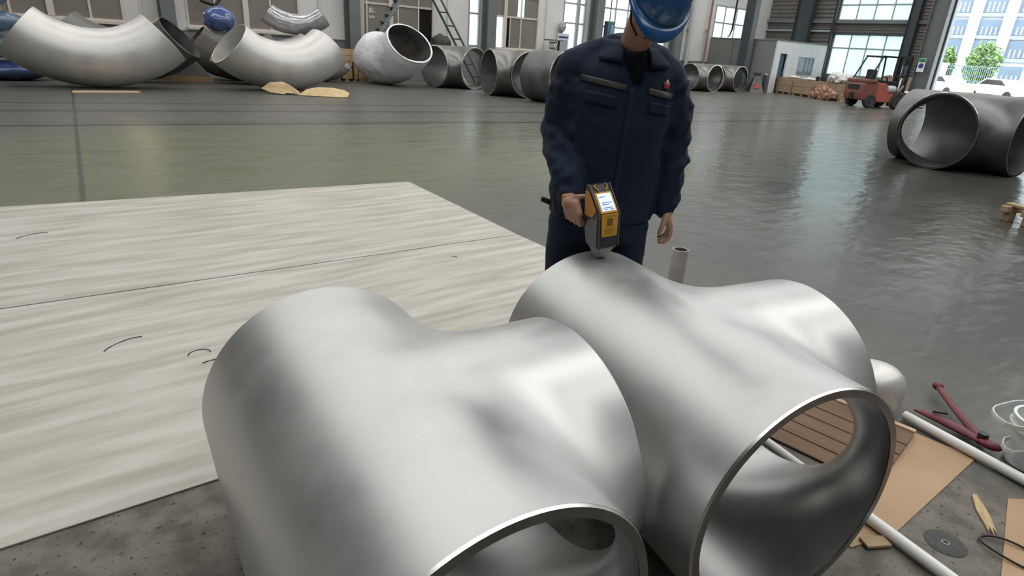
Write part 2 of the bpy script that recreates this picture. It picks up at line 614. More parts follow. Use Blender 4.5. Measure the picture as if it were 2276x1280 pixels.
WINS = [  # x0, x1, z0, z1, mullions, thick mullion, rows
    (0.15, 3.15, 1.47, 4.45, (0.42, 1.34, 2.29), 1.34, (2.70, 3.55)),
    (4.85, 8.50, 1.47, 4.45, (5.73, 6.68, 7.50), 6.68, (2.70, 3.55)),
    (10.85, 13.95, 1.40, 4.45, (11.05, 12.04, 12.36, 13.26), 12.04, (2.70, 3.55)),
    (15.62, 16.22, 1.40, 4.45, (), None, (2.70,)),
    (17.02, 19.48, 1.38, 4.45, (17.56, 18.47), 17.56, (2.70, 3.55)),
    (20.95, 22.40, 1.40, 4.45, (21.90,), 21.90, (2.70, 3.55)),
    (23.60, 26.40, 1.40, 4.45, (24.5, 25.4), None, (2.70, 3.55)),
    (27.10, 28.60, 1.40, 4.45, (27.85,), None, (2.70, 3.55)),
    (32.75, 36.20, 1.80, 4.45, (33.75, 34.9), None, (2.70, 3.53)),
]
wl = rect_opening_wall('x', HY1, .24, HX0, HX1 + .3, 0, HZ, [(w[0], w[1], w[2], w[3]) for w in WINS], MB())
wall_left = struct(wl.build('wall_left', 'wall_white'))
for a, b in ((HX0, 20.4), (20.95, 38.5)):
    MB().bx(a, b, HY1 - .012, HY1 - .001, 0, 1.33).build('wainscot', 'wall_grey', wall_left)
    MB().bx(a, b, HY1 - .03, HY1 - .013, 1.33, 1.36).build('wainscot_rail', 'column_paint', wall_left)
for x0 in (3.6, 9.2, 14.6, 19.9):      # conduits down the white piers
    MB().cyl((x0, HY1 - .05, 1.35), (x0, HY1 - .05, 6), .03, 8).build('conduit', 'wall_white', wall_left)

DARKW = {0, 1, 2, 4}
for i, (x0, x1, z0, z1, ms, thick, rows) in enumerate(WINS):
    w = bpy.data.objects.new('window_%d' % (i + 1), None)
    COL.objects.link(w)
    struct(w)
    fm = 'frame_cream' if i in DARKW else 'frame_grey'
    yo = HY1 + .03
    F = MB()
    for a, b, c, d in ((x0, x1, z0, z0 + .07), (x0, x1, z1 - .07, z1), (x0, x0 + .07, z0 + .07, z1 - .07), (x1 - .07, x1, z0 + .07, z1 - .07)):
        F.bx(a, b, yo - .05, yo + .07, c, d)
    F.build('window_frame', fm, w)
    MB().bx(x0 - .03, x1 + .03, yo - .14, yo + .02, z0 - .07, z0 - .002).build('window_sill', fm, w)
    for m_ in ms:
        h = .085 if m_ == thick else .03
        MB().bx(m_ - h, m_ + h, yo - (.07 if m_ == thick else .03), yo + .05, z0 + .07, z1 - .07).build('mullion', fm, w)
    xs = [x0 + .07] + [m_ for m_ in ms] + [x1 - .07]
    zs = [z0 + .07] + list(rows) + [z1 - .07]
    for r_ in rows:
        for a, b in zip(xs, xs[1:]):
            MB().bx(a + .03, b - .03, yo - .025, yo + .045, r_ - .035, r_ + .035).build('transom', fm, w)
    for a, b in zip(xs, xs[1:]):
        for c, d in zip(zs, zs[1:]):
            pm = 'pane_dark' if i in DARKW else 'pane_clear'
            if i == 4 and a < 17.2 and c < 2:
                pm = 'pane_clear'
            if i == 2 and a > 13.2 and c < 2:
                pm = 'pane_black'
            pa, pb = a - .01, b + .01
            if i == 4 and 2.6 < c < 3 and abs(a - 18.47) < .01:
                pa = a + .17
                MB().bx(a, pa, yo + .005, yo + .015, c - .01, d + .01).build('pane', 'pane_clear', w)
            if i == 4 and 2.6 < c < 3 and abs(b - 18.47) < .01:
                pb = b - .20
                MB().bx(pb, b, yo + .005, yo + .015, c - .01, d + .01).build('pane', 'pane_clear', w)
            MB().bx(pa, pb, yo + .005, yo + .015, c - .01, d + .01).build('pane', pm, w)
            if i == 4 and 17.5 < a < 17.6 and c < 2:      # the sash stands open on a dark gap
                MB().bx(a + .04, a + .28, yo - .006, yo, c + .03, d - .03).build('sash_gap', 'pane_black', w)
                MB().bx(a + .28, a + .33, yo - .02, yo, c + .03, d - .03).build('sash_stile', fm, w)

# the white lettering on a pane of window_3: blurred past reading, so only its strokes
for k, (cx, cz, sx, sz) in enumerate(((11.165, 2.455, .035, .19), (11.215, 2.455, .03, .17), (11.19, 2.54, .11, .025), (11.27, 2.45, .035, .17), (11.305, 2.52, .07, .022),
                                      (11.31, 2.42, .05, .022), (11.375, 2.40, .035, .035), (11.15, 2.25, .05, .035), (11.15, 2.21, .022, .08), (11.215, 2.22, .03, .09), (11.265, 2.225, .03, .09), (11.33, 2.22, .05, .085))):
    MB().bx(cx - sx / 2, cx + sx / 2, HY1 + .020, HY1 + .028, cz - sz / 2, cz + sz / 2).build('lettering', 'glyph_white', bpy.data.objects['window_3'])


def column(n, x, y, w, d, m='column_paint', z1=HZ, rz=0.0):
    b = MB()
    b.bx(-w / 2, w / 2, -d / 2, -d / 2 + .03, 0, z1)
    b.bx(-w / 2, w / 2, d / 2 - .03, d / 2, 0, z1)
    b.bx(-.02, .02, -d / 2 + .03, d / 2 - .03, 0, z1)
    b.bx(-w / 2 - .08, w / 2 + .08, -d / 2 - .08, d / 2 + .08, 0, .03)
    o = struct(b.build('column_%d' % n, m))
    o.location = (x, y, 0)
    o.rotation_euler = (0, 0, rz)
    return o


for n, x in enumerate((4.24, 10.31, 16.47, 22.85, 29.1)):
    column(n + 1, x, 22.66, .40 if n == 0 else (.42 if n < 3 else .46), .5)
column(6, 32.30, 20.36, .42, .58, 'column_paint', rz=0)
MB().bx(-.21, .21, -.26, .26, .03, HZ).build('web_plate', 'column_dark', bpy.data.objects['column_6'])

# end wall with the two glazed bands and the vehicle door
DOOR = (6.6, 12.86, 0.0, 6.2)
LOWW = (14.78, 18.68, 1.10, 3.33)
UPW = (14.78, 18.68, 4.06, 8.60)
ew = rect_opening_wall('y', HX1, .2, HY0, HY1 + .24, 0, HZ, [DOOR, LOWW, UPW], MB())
wall_right = struct(ew.build('wall_right', 'cladding'))


def ribs(x, y0, y1, z0, z1, pitch, name='cladding_sheet', m='cladding', depth=.035):
    b = MB()
    z = z0
    pr = []
    while z < z1 - 1e-4:
        pr += [(0, z), (depth, z + pitch * .2), (depth, z + pitch * .55), (0, z + pitch * .75)]
        z += pitch
    vs, fs = [], []
    for d, zz in pr:
        vs += [(x - d - .012, y0, min(zz, z1)), (x - d - .012, y1, min(zz, z1))]
    for i in range(len(pr) - 1):
        fs.append((2 * i, 2 * i + 1, 2 * i + 3, 2 * i + 2))
    b.add(vs, fs)
    return b.build(name, m, wall_right)


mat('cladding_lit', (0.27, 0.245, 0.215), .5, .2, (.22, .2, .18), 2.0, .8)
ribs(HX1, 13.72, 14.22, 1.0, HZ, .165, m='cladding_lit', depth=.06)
ribs(HX1, 18.72, 22.95, 0, HZ, .22)
ribs(HX1, 14.8, 18.66, 3.40, 3.95, .14)
MB().bx(HX1 - .02, HX1 - .003, 14.8, 18.66, 0, 1.08).build('dado', 'wall_grey', wall_right)
MB().bx(HX1 - .02, HX1 - .003, 13.7, 14.3, 0, .98).build('dado', 'wall_grey', wall_right)
for n, (z, d, ya, yb, m_) in enumerate(((3.97, .16, 13.0, 22.98, 'column_paint'), (3.46, .10, 18.75, 22.98, 'frame_grey'), (3.36, .06, 14.7, 18.75, 'column_dark'))):
    g = struct(MB().bx(HX1 - .18 - d * .2, HX1 - .065, ya, yb, z - d / 2, z + d / 2).build('beam_%d' % (n + 1), m_))
for n, (y, w, d, m_) in enumerate(((20.5, .95, .3, 'column_dark'), (14.5, .46, .3, 'column_dark'), (13.28, .80, .5, 'column_paint'), (18.74, .12, .12, 'column_dark'))):
    column(7 + n, HX1 - .22 - d / 2, y, d, w, m_, rz=0) if n != 0 else column(7, HX1 - .42, y, .4, w, m_)
for n, (ya, yb, za, zb) in enumerate((LOWW, UPW)):
    w = bpy.data.objects.new('window_%d' % (len(WINS) + 1 + n), None)
    COL.objects.link(w)
    struct(w)
    F = MB()
    for a, b, c, d in ((ya, yb, za, za + .05), (ya, yb, zb - .05, zb), (ya, ya + .05, za + .05, zb - .05), (yb - .05, yb, za + .05, zb - .05)):
        F.bx(HX1 + .02, HX1 + .12, a, b, c, d)
    F.build('window_frame', 'frame_grey', w)
    cs = [ya + .05 + (yb - ya - .1) * k / 4 for k in range(5)]
    zt = 2.58 if n == 0 else 4.86
    zr = [za + .05, zt, zb - .05] if n == 0 else [za + .05, zt, 5.75, 6.7, 7.65, zb - .05]
    for c in cs[1:-1]:
        MB().bx(HX1 + .03, HX1 + .11, c - .025, c + .025, za + .05, zb - .05).build('mullion', 'frame_grey', w)
    for z in zr[1:-1]:
        for a, b in zip(cs, cs[1:]):
            MB().bx(HX1 + .035, HX1 + .105, a + .025, b - .025, z - .035, z + .035).build('transom', 'frame_grey', w)
    for a, b in zip(cs, cs[1:]):
        for c, d in zip(zr, zr[1:]):
            MB().bx(HX1 + .065, HX1 + .075, a - .005, b + .005, c - .005, d + .005).build('pane', 'pane_mint', w)
# door frame lining
D = MB()
D.bx(HX1 - .10, HX1 + .26, 12.80, 12.86, 0, 6.2)
D.bx(HX1 - .10, HX1 + .26, 6.6, 6.66, 0, 6.2)
D.bx(HX1 - .10, HX1 + .26, 6.66, 12.80, 6.14, 6.2)
d1 = struct(D.build('door_1', 'frame_grey'))
MB().cyl((HX1 - .12, 6.6, 6.45), (HX1 - .12, 12.86, 6.45), .25, 20).build('roller_box', 'column_paint', d1)
# the unseen two sides that close the hall
struct(MB().bx(HX0 - .2, HX1 + .3, HY0 - .2, HY0, 0, HZ).build('wall_front', 'wall_dim'))
struct(MB().bx(HX0 - .2, HX0, HY0, HY1 + .24, 0, HZ).build('wall_back', 'wall_dim'))

# ------------------------------------------------------------------ office cabin at the end of the hall
OX0, OX1, OY0, OY1, OZ = 32.68, 38.28, 18.74, 22.95, 2.65
of = thing('site_office', 'white box office with a dark doorway and sliding window against the end wall', 'office', (OX0, OY0, 0))
W_, Dp = OX1 - OX0, OY1 - OY0
rect_opening_wall('x', 0, .08, 0, W_, 0, OZ, [(.50, 1.24, 0, 2.03), (2.5, 4.28, .95, 1.95)], MB()).build('front_panel', 'white_paint', of)
MB().bx(0, .07, .08, Dp, 0, OZ).build('side_panel', 'office_side', of)
MB().bx(W_ - .07, W_, .08, Dp, 0, OZ).build('side_panel', 'white_paint', of)
MB().bx(.07, W_ - .07, Dp - .07, Dp, 0, OZ).build('back_panel', 'white_paint', of)
MB().bx(-.03, W_, -.03, Dp, OZ, OZ + .06).build('roof', 'office_side', of)
MB().bx(-.02, .02, -.02, .02, 0, OZ).build('corner_post', 'white_paint', of)
for yy in (1.3, 2.7):
    MB().bx(-.03, -.002, yy - .03, yy + .03, 0, OZ).build('batten', 'column_paint', of)
dr = MB().bx(.52, 1.22, .14, .18, .01, 2.01).build('door', 'machine_teal', of)
MB().bx(1.12, 1.16, .10, .14, .95, 1.1).build('handle', 'chrome', dr)
wf = MB()
for a, b, c, d in ((2.5, 4.28, .95, 1.0), (2.5, 4.28, 1.9, 1.95), (2.5, 2.56, 1.0, 1.9), (4.22, 4.28, 1.0, 1.9), (3.34, 3.40, 1.0, 1.9)):
    wf.bx(a, b, -.01, .06, c, d)
wn = wf.build('window', 'frame_grey', of)
for a, b in ((2.56, 3.34), (3.40, 4.22)):
    MB().bx(a, b, .03, .04, 1.0, 1.9).build('pane', 'pane_office', wn) if 'pane_office' in MATS else MB().bx(a, b, .03, .04, 1.0, 1.9).build('pane', mat('pane_office', (.30, .36, .40), .08, 0, (.18, .22, .25), 1.2, 1.0), wn)
MB().bx(.20, .34, -.02, -.002, 1.25, 1.5).build('notice', 'sign_white', of)

# ------------------------------------------------------------------ outside the door
bl = thing('office_building', 'pale office block with white piers and blue glazing seen through the open door', 'building', (76, 0, 0))
MB().bx(.5, 12, -12, 60, 0, 16).build('wall', 'facade', bl)
fl_z = [(.9, 2.6), (3.35, 4.85), (5.35, 6.75), (7.35, 9.2), (10.2, 12), (13, 15)]
py = [14.9, 17.75, 20.6, 23.45, 26.3, 29.2, 32, 35]
for y in py:
    MB().bx(-.1, .5, y - .45, y + .45, 0, 16).build('pier', 'facade', bl)
for y in py[:-1]:
    for za, zb in fl_z:
        q = MB().bx(.22, .3, y + .45, y + 2.4, za, zb).build('glazing_band', 'facade_glass', bl)
        MB().bx(.15, .3, y + .45, y + 2.4, za - .35, za - .02).build('spandrel', 'facade_panel', bl)
        for k in range(1, 5):
            MB().bx(.14, .22, y + .45 + k * .39 - .05, y + .45 + k * .39 + .05, za + .05, za + (zb - za) * .52).build('glazing_bar', 'facade', q)
MB().bx(-.1, .5, -12, 14.4, 0, 16).build('wall', 'facade', bl)


def tree(loc, rad, label, seed):
    rnd = random.Random(seed)
    t = thing('round_tree', label, 'tree', loc, group='trees outside the vehicle door')
    MB().tube([(0, 0, 0), (.03, .02, 1), (0, 0, 2.2)], [.12, .10, .07], 8).build('trunk', 'bark', t)
    b = MB()
    for k in range(1500):
        u, v = rnd.uniform(-1, 1), rnd.uniform(0, 2 * math.pi)
        s = math.sqrt(1 - u * u)
        rr = rnd.uniform(.62, 1.0) * (1 + .12 * math.sin(5 * v + 3 * u))
        p = Vector((rad[0] * s * math.cos(v) * rr, rad[1] * s * math.sin(v) * rr, rad[2] * u * rr + rad[2] + .9))
        n1 = Vector((rnd.uniform(-1, 1), rnd.uniform(-1, 1), rnd.uniform(-1, 1))).normalized() * .17
        n2 = n1.orthogonal().normalized() * .10
        b.add([p - n1, p + n2, p + n1, p - n2], [(0, 1, 2, 3)])
    b.build('foliage', 'foliage', t)['kind'] = 'stuff'


tree((66, 18.75, 0), (1.15, 1.3, 1.7), 'large round green tree outside the door, between two white piers', 1)
tree((66, 21.6, 0), (.8, .75, 1.45), 'slim yellowish tree outside the door beside the stone gate pillar', 2)
fe = thing('street_fence', 'dark blue railing fence outside the vehicle door', 'fence', (61, 0, 0))
for zz in (.25, 2.25):
    MB().bx(-.03, .03, 12, 20.1, zz - .03, zz + .03).build('rail', 'fence_paint', fe)
bar_me = MB().bx(-.018, .018, -.018, .018, .05, 2.3).mesh('bar')
for k in range(58):
    o = link('bar', bar_me, 'fence_paint', fe)
    o.location = (0, 12.05 + k * .139, 0)
gp = thing('gate_pillar', 'pale square stone pillar at the end of the street fence', 'pillar', (60.5, 19.9, 0))
MB().bx(-.3, .3, -.3, .3, 0, 2.25).build('shaft', 'stone_pillar', gp)
MB().bx(-.36, .36, -.36, .36, 2.25, 2.42).build('cap', 'stone_pillar', gp)


def car(loc, rz, m, label):
    t = thing('parked_car', label, 'car', loc, rz, group='cars parked outside')
    prof = [(-2.1, .35), (-2.15, .8), (-1.9, .95), (-1.2, 1.0), (-.7, 1.42), (.6, 1.46), (1.2, 1.02), (2.0, .92), (2.15, .7), (2.1, .35)]
    MB().poly([(x, -.85, z) for x, z in prof], (0, 1.7, 0)).build('body', m, t, bevel=.06)
    for s in (-1, 1):
        MB().poly([(x, s * .855, z) for x, z in ((-1.05, 1.02), (-.62, 1.36), (.5, 1.39), (1.0, 1.04))], (0, s * .01, 0)).build('side_window', 'pane_black', t)
        for x in (-1.35, 1.35):
            MB().cyl((x, s * .7, .32), (x, s * .88, .32), .32, 20).build('wheel', 'tyre', t)
    MB().poly([(1.17, -.7, 1.06), (.64, -.62, 1.44), (.64, .62, 1.44), (1.17, .7, 1.06)], (.03, 0, .02)).build('windscreen', 'pane_black', t)


car((56.5, 18.2, 0), R(62), 'car_paint', 'beige car parked outside in front of the street fence')
car((57.5, 14.8, 0), R(66), 'car_white', 'white car parked outside behind the dark tee')

# ------------------------------------------------------------------ pipe fittings


def tee_surface(Rd, C, Mh, level, k0, N=96, nx=26):
    """one skin of a forged tee: run along X, branch along +Y, crotch filleted"""
    key, vs, fs = {}, [], []
    r = Rd + level

    def vid(p):
        k = (round(p[0], 5), round(p[1], 5), round(p[2], 5))
        if k not in key:
            key[k] = len(vs)
            vs.append(p)
        return key[k]
    ts = [(i / nx) ** 1.15 for i in range(nx + 1)]
    for s in (1, -1):
        g = []
        for k in range(N):
            th = 2 * math.pi * k / N
            y, z = r * math.cos(th), r * math.sin(th)
            x0 = max(0.0, y)
            g.append([vid((s * (x0 + (C - x0) * t), y, z)) for t in ts])
        for k in range(N):
            a, b = g[k], g[(k + 1) % N]
            for i in range(nx):
                q = (a[i], a[i + 1], b[i + 1], b[i])
                q = tuple(dict.fromkeys(q))
                if len(q) > 2:
                    fs.append(q if s > 0 else tuple(reversed(q)))
    g = []
    for k in range(N):
        ph = 2 * math.pi * k / N
        x, z = r * math.sin(ph), r * math.cos(ph)
        y0 = abs(x)
        g.append([vid((x, y0 + (Mh - y0) * t, z)) for t in ts])
    for k in range(N):
        a, b = g[k], g[(k + 1) % N]
        for i in range(nx):
            q = tuple(dict.fromkeys((a[i], b[i], b[i + 1], a[i + 1])))
            if len(q) > 2:
                fs.append(q)
    P = np.array(vs)
    end = [np.abs(P[:, 0] - C) < 1e-4, np.abs(P[:, 0] + C) < 1e-4, np.abs(P[:, 1] - Mh) < 1e-4]

    def sdf(P):
        x, y, z = P.T
        h1, h2 = np.hypot(y, z) + 1e-9, np.hypot(x, z) + 1e-9
        d1 = h1 - Rd
        d2 = np.maximum(h2 - Rd, -y * 1.0)
        dot = np.clip(z * z / (h1 * h2), 0, 1)
        k = k0 * np.maximum(1 - dot, .10)
        hh = np.clip(k - np.abs(d1 - d2), 0, None) / k
        return np.minimum(d1, d2) - hh * hh * k * .25
    for _ in range(14):
        d = sdf(P) - level
        G = np.stack([(sdf(P + e) - sdf(P - e)) / 2e-4 for e in np.eye(3) * 1e-4], 1)
        gn = (G * G).sum(1) + 1e-9
        P = P - G * np.clip(d / gn, -.02, .02)[:, None]
    P[end[0], 0], P[end[1], 0], P[end[2], 1] = C, -C, Mh
    return P, fs


def relax(P, fs, it, fixed):
    nb = [set() for _ in range(len(P))]
    for f in fs:
        for i in range(len(f)):
            nb[f[i]].add(f[i - 1])
            nb[f[i - 1]].add(f[i])
    for _ in range(it):
        Q = P.copy()
        for i, s in enumerate(nb):
            if not fixed[i] and s:
                Q[i] = .5 * P[i] + .5 * P[list(s)].mean(0)
        P = Q
    return P


TEES = {}


def make_tee(label, loc, rz, D, C, Mh, t, m='steel', rim='steel_rim', N=96, nx=26, group=None, cat='pipe tee', name='pipe_tee', k0=None):
    root = thing(name, label, cat, loc, rz, group)
    key = (D, C, Mh, t, m)
    if key not in TEES:
        Rd = D / 2
        b = MB()
        Po, fo = tee_surface(Rd, C - .006, Mh - .006, 0.0, k0 or .75 * Rd, N, nx)
        Pi, fi = tee_surface(Rd, C - .002, Mh - .002, -t, k0 or .75 * Rd, N, nx)
        for P, f, rev in ((Po, fo, 0), (Pi, fi, 1)):
            P = P.copy()
            P[:, 2] += Rd
            b.add(P, [tuple(reversed(q)) for q in f] if rev else f)
        me = bpy.data.meshes.new('body')
        me.from_pydata(b.v, [], b.f)
        bm = bmesh.new()
        bm.from_mesh(me)
        bmesh.ops.recalc_face_normals(bm, faces=bm.faces)
        bm.to_mesh(me)
        bm.free()
        me.materials.append(M(m))
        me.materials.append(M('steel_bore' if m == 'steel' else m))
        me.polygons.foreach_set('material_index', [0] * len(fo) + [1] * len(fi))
        rims = []
        for ax, e in (((1, 0, 0), C), ((-1, 0, 0), C), ((0, 1, 0), Mh)):
            rm = MB().lathe([(Rd - t * .16, e), (Rd - t * 1.0, e), (Rd - t * 1.0, e - .004)], (0, 0, Rd), N, ax)
            bv_ = MB().lathe([(Rd, e - .007), (Rd - t * .16, e)], (0, 0, Rd), N, ax)
            rims.append((rm.mesh('rim'), bv_.mesh('edge_line')))
        TEES[key] = (me, rims)
    me, rims = TEES[key]
    link('body', me, m, root, smooth='all')
    for q, q2 in rims:
        r_ = link('rim', q, rim, root, smooth=True, angle=20)
        link('edge_line', q2, 'rim_bright', r_, smooth=True, angle=20)
    return root


make_tee('nearest brushed steel tee, standing on bare concrete beside the pale sheets', (0.592, 1.168, 0), R(-95.7), .746, .572, .55, .027, group='two large steel tees being inspected', name='pipe_tee')
make_tee('brushed steel tee under the yellow handheld analyzer, in front of the worker', (1.592, 1.052, .004), R(-103.1), .738, .566, .570, .027, group='two large steel tees being inspected', name='pipe_tee')


def elbow_mesh(D, t, Rb=None, ang=90, n=64, m=40, arc=None):
    """stands on its outer bend: bend plane XZ, lowest point at the origin"""
    Rb = Rb or 1.5 * D
    Rd = D / 2
    zc = Rb + Rd
    a0, a1 = (R(-ang / 2), R(ang / 2)) if arc is None else (R(arc[0]), R(arc[1]))
    def ring(a, r):
        c = Vector((Rb * math.sin(a), 0, zc - Rb * math.cos(a)))
        rad = Vector((math.sin(a), 0, -math.cos(a)))
        return [c + r * (math.cos(q) * rad + math.sin(q) * Vector((0, 1, 0))) for q in [2 * math.pi * k / n for k in range(n)]]
    angs = [a0 + (a1 - a0) * i / m for i in range(m + 1)]
    b = MB()
    b.rings([ring(a, Rd) for a in angs], False, False)
    b.rings([list(reversed(ring(a, Rd - t))) for a in angs], False, False)
    rims = []
    for a in (angs[0], angs[-1]):
        s = -1 if a == angs[0] else 1
        e = .006 / Rb * s
        q = MB().rings([ring(a, Rd), ring(a + e, Rd - t * .3), ring(a + e, Rd - t), ring(a, Rd - t)], False, False)
        rims.append(q)
    return b, rims


def make_elbow(label, loc, rz, D, t, m='steel_blasted', rim='rim_bright', group=None, crump=0.0, seed=1, tilt=0.0, roll=0.0, name='pipe_elbow', cat='pipe elbow', Rb=None, ang=90, arc=None, inner=None):
    Rd = D / 2
    loc = (loc[0] + Rd * math.sin(roll) * -math.sin(rz), loc[1] + Rd * math.sin(roll) * math.cos(rz), loc[2] + Rd * (1 - math.cos(roll)))
    root = thing(name, label, cat, loc, rz, group, rot=(roll, tilt, rz))
    b, rims = elbow_mesh(D, t, Rb, ang, arc=arc)
    me = b.mesh('body')
    if inner:
        me.materials.append(M(m))
        me.materials.append(M(inner))
        h = len(me.polygons) // 2
        me.polygons.foreach_set('material_index', [0] * h + [1] * (len(me.polygons) - h))
    if crump:
        crumple(me, crump, 2.2, seed)
    link('body', me, m, root, smooth='all')
    for q in rims:
        me2 = q.mesh('rim')
        if crump:
            crumple(me2, crump * .5, 2.2, seed)
        link('rim', me2, rim, root, smooth=True, angle=30)
    return root


G1 = 'elbows stored along the window wall'
make_elbow('large bare steel elbow resting on its bend above a thin cardboard strip', (1.76, 17.9, .02), R(-6), 1.29, .03, group=G1, roll=R(-3), Rb=2.22, arc=(-40, 40))
make_elbow('dark open-ended elbow just behind the large bare elbow, beside the grey column', (2.62, 20.1, 0), R(-22), 1.30, .03, 'steel_black', 'steel_rim', group=G1, roll=R(9), Rb=2.1, arc=(-42, 42))
make_elbow('bare steel elbow with its open end turned to the aisle, crumpled paper in front', (6.0, 17.72, 0), R(9), 1.25, .03, group=G1, roll=R(-3), Rb=2.2, arc=(-40, 40))
make_elbow('elbow wrapped in wrinkled silver film lying behind the one with crumpled paper', (6.35, 19.6, 0), R(0), 1.22, .03, 'grey_film', 'grey_film', group=G1, crump=.03, seed=2, roll=R(-6), Rb=2.2, arc=(-38, 33))
make_elbow('brown dusty film-wrapped elbow standing behind the blue bundle', (5.9, 21.15, 0), R(-2), 1.16, .03, 'dull_film', 'dull_film', group=G1, crump=.03, seed=3, roll=R(-4), Rb=2.1, arc=(-40, 34))
make_elbow('small elbow in shiny clear film laid on top of the wrapped elbows', (7.25, 20.0, 1.42), R(-19), .62, .02, 'clear_film', 'column_dark', group=G1, crump=.02, seed=4, roll=R(-6), Rb=1.3, arc=(-38, 38))
make_elbow('clear film-wrapped elbow end peeking out beside the plywood crate', (8.45, 21.35, 0), R(-40), .80, .025, 'clear_film', 'clear_film', group=G1, crump=.03, seed=5, Rb=1.1)
make_elbow('big elbow wrapped in white plastic film with its mouth facing the aisle', (10.5, 20.45, 0), R(-85), 1.62, .05, 'white_film', 'white_film', group=G1, crump=.035, seed=6, Rb=2.1, arc=(-22, 44), inner='steel_dark')

G2 = 'dark tees lined up along the wall'
make_tee('dull steel tee next to the white film-wrapped elbow', (12.8, 19.6, 0), R(-168.7), 1.40, 1.02, 1.02, .035, 'steel_dark', 'rim_bright', 64, 18, G2)
make_tee('dull steel tee between the film-side tee and the dark pipe', (13.09, 16.36, 0), R(167.4), 1.40, 1.02, 1.02, .035, 'steel_dark', 'rim_bright', 64, 18, G2)
pr = thing('pipe_section', 'dark grey straight pipe section just beside the worker in navy', 'pipe', (12.75, 14.35, 0), R(-80), G2)
MB().lathe([(.73, -.55), (.73, .55)], (0, 0, .73), 64, (1, 0, 0)).add(*(lambda q: (q.v, q.f))(MB().lathe([(.70, -.55), (.70, .55)], (0, 0, .73), 64, (1, 0, 0)))).build('shell', 'steel_black', pr, smooth='all')
for s in (-1, 1):
    MB().lathe([(.73, s * .55), (.725, s * .557), (.70, s * .557), (.70, s * .55)], (0, 0, .73), 64, (1, 0, 0)).build('rim', 'rim_bright', pr, smooth=True)
G3 = 'small tees before the site office'
make_tee('small grey tee right of the worker, left of the pair near the office', (27.5, 19.6, 0), R(-181), 1.28, .92, .92, .03, 'steel_dark', 'rim_bright', 64, 18, G3)
make_tee('small grey tee of the pair nearest the site office', (29.95, 19.75, 0), R(-181), 1.28, .92, .92, .03, 'steel_dark', 'rim_bright', 64, 18, G3)
G4 = 'big dark tees on the open floor'
make_tee('big dark tee lying alone on the shiny floor in front of the vehicle door', (12.80, 3.60, 0), R(83), 1.22, .95, .93, .035, 'gunmetal', 'steel_rim', 96, 24, G4)
make_tee('dark tee partly out of sight behind the one on the shiny floor', (15.3, 1.4, 0), R(70), 1.28, .95, .93, .035, 'gunmetal', 'steel_rim', 96, 24, G4)

# ------------------------------------------------------------------ pale sheets on the floor
SD = R(-2.6)


def flat_sheet(name, label, cat, pts, th, m, edge=None, z=0.002, group=None):
    t = thing(name, label, cat, (0, 0, 0), 0, group)
    MB().poly([(x, y, z) for x, y in pts], (0, 0, th)).build('panel', m, t, bevel=.001)
    return t


GS = 'pale wood-grain sheets laid on the floor'
flat_sheet('floor_sheet', 'pale wood-grain sheet laid farther from the tees, along the green floor', 'sheet', [(-4.0, 4.225), (3.165, 3.825), (3.342, 6.007), (-4.0, 6.815)], .006, 'sheet', group=GS)
flat_sheet('floor_sheet', 'pale wood-grain sheet laid nearest the tees, reaching under the first one', 'sheet', [(-4.0, 2.13), (3.09, 1.845), (3.163, 3.812), (-4.0, 4.208)], .006, 'sheet', group=GS)
for x, y, c, rr, l, lab in ((.49, 2.94, 0, .05, 3.0, 'short hooked dark shaving on the near sheet, closest to the long wavy one'), (.52, 2.79, 40, .06, 1.6, 'thin C-shaped dark shaving on the near sheet beside the first tee'), (.46, 2.52, 120, .03, 2.6, 'small arched dark shaving on the near sheet, alone below the others'), (.27, 3.12, 80, .16, 1.3, 'long wavy dark shaving on the near sheet'), (2.33, 3.55, 0, .05, 1.0, 'tiny dark shaving on the near sheet toward the worker'), (-.02, 5.3, 70, .15, 1.5, 'curled dark shaving on the far sheet')):
    pts = [(x + rr * math.cos(R(c) + l * i / 8), y + rr * math.sin(R(c) + l * i / 8), .011 + .002 * math.sin(i)) for i in range(9)]
    tag(MB().tube(pts, .0022, 5).build('metal_shaving', 'shaving', smooth='all'), lab, 'shaving', 'metal shavings on the sheets')

# ------------------------------------------------------------------ clutter by the second tee
def slab(pts, th, m, name, label, cat, z=.001, group=None):
    t = thing(name, label, cat, (0, 0, 0), 0, group)
    MB().poly([(x, y, z) for x, y in pts], (0, 0, th)).build('panel', m, t)
    return t


GC = 'flattened cardboard near the second tee'
slab([(2.86, .70), (2.89, .395), (2.11, .415), (1.92, .475), (1.93, .56), (2.18, .62)], .004, 'cardboard', 'cardboard_sheet', 'flat brown cardboard sheet under the two white rods', 'cardboard', group=GC)
slab([(2.69, .235), (2.75, .19), (2.8, -.3), (2.15, -.3), (2.2, .13)], .004, 'cardboard', 'cardboard_sheet', 'cardboard piece beneath the thin black ring', 'cardboard', group=GC)
st = thing('folded_cardboard', 'shaded flattened cardboard with parallel folds, seen through the open tee', 'cardboard', (2.50, .88, .006), R(-84), GC)
for k in range(5):
    MB().bx(-.34, .30, -.22 + k * .095, -.12 + k * .095 + .03, .004 * k, .004 * k + .006).build('fold_panel', 'cardboard_dark', st)
MB().bx(-.34, .30, .285, .31, .018, .03).build('edge_flap', 'cardboard_edge', st)

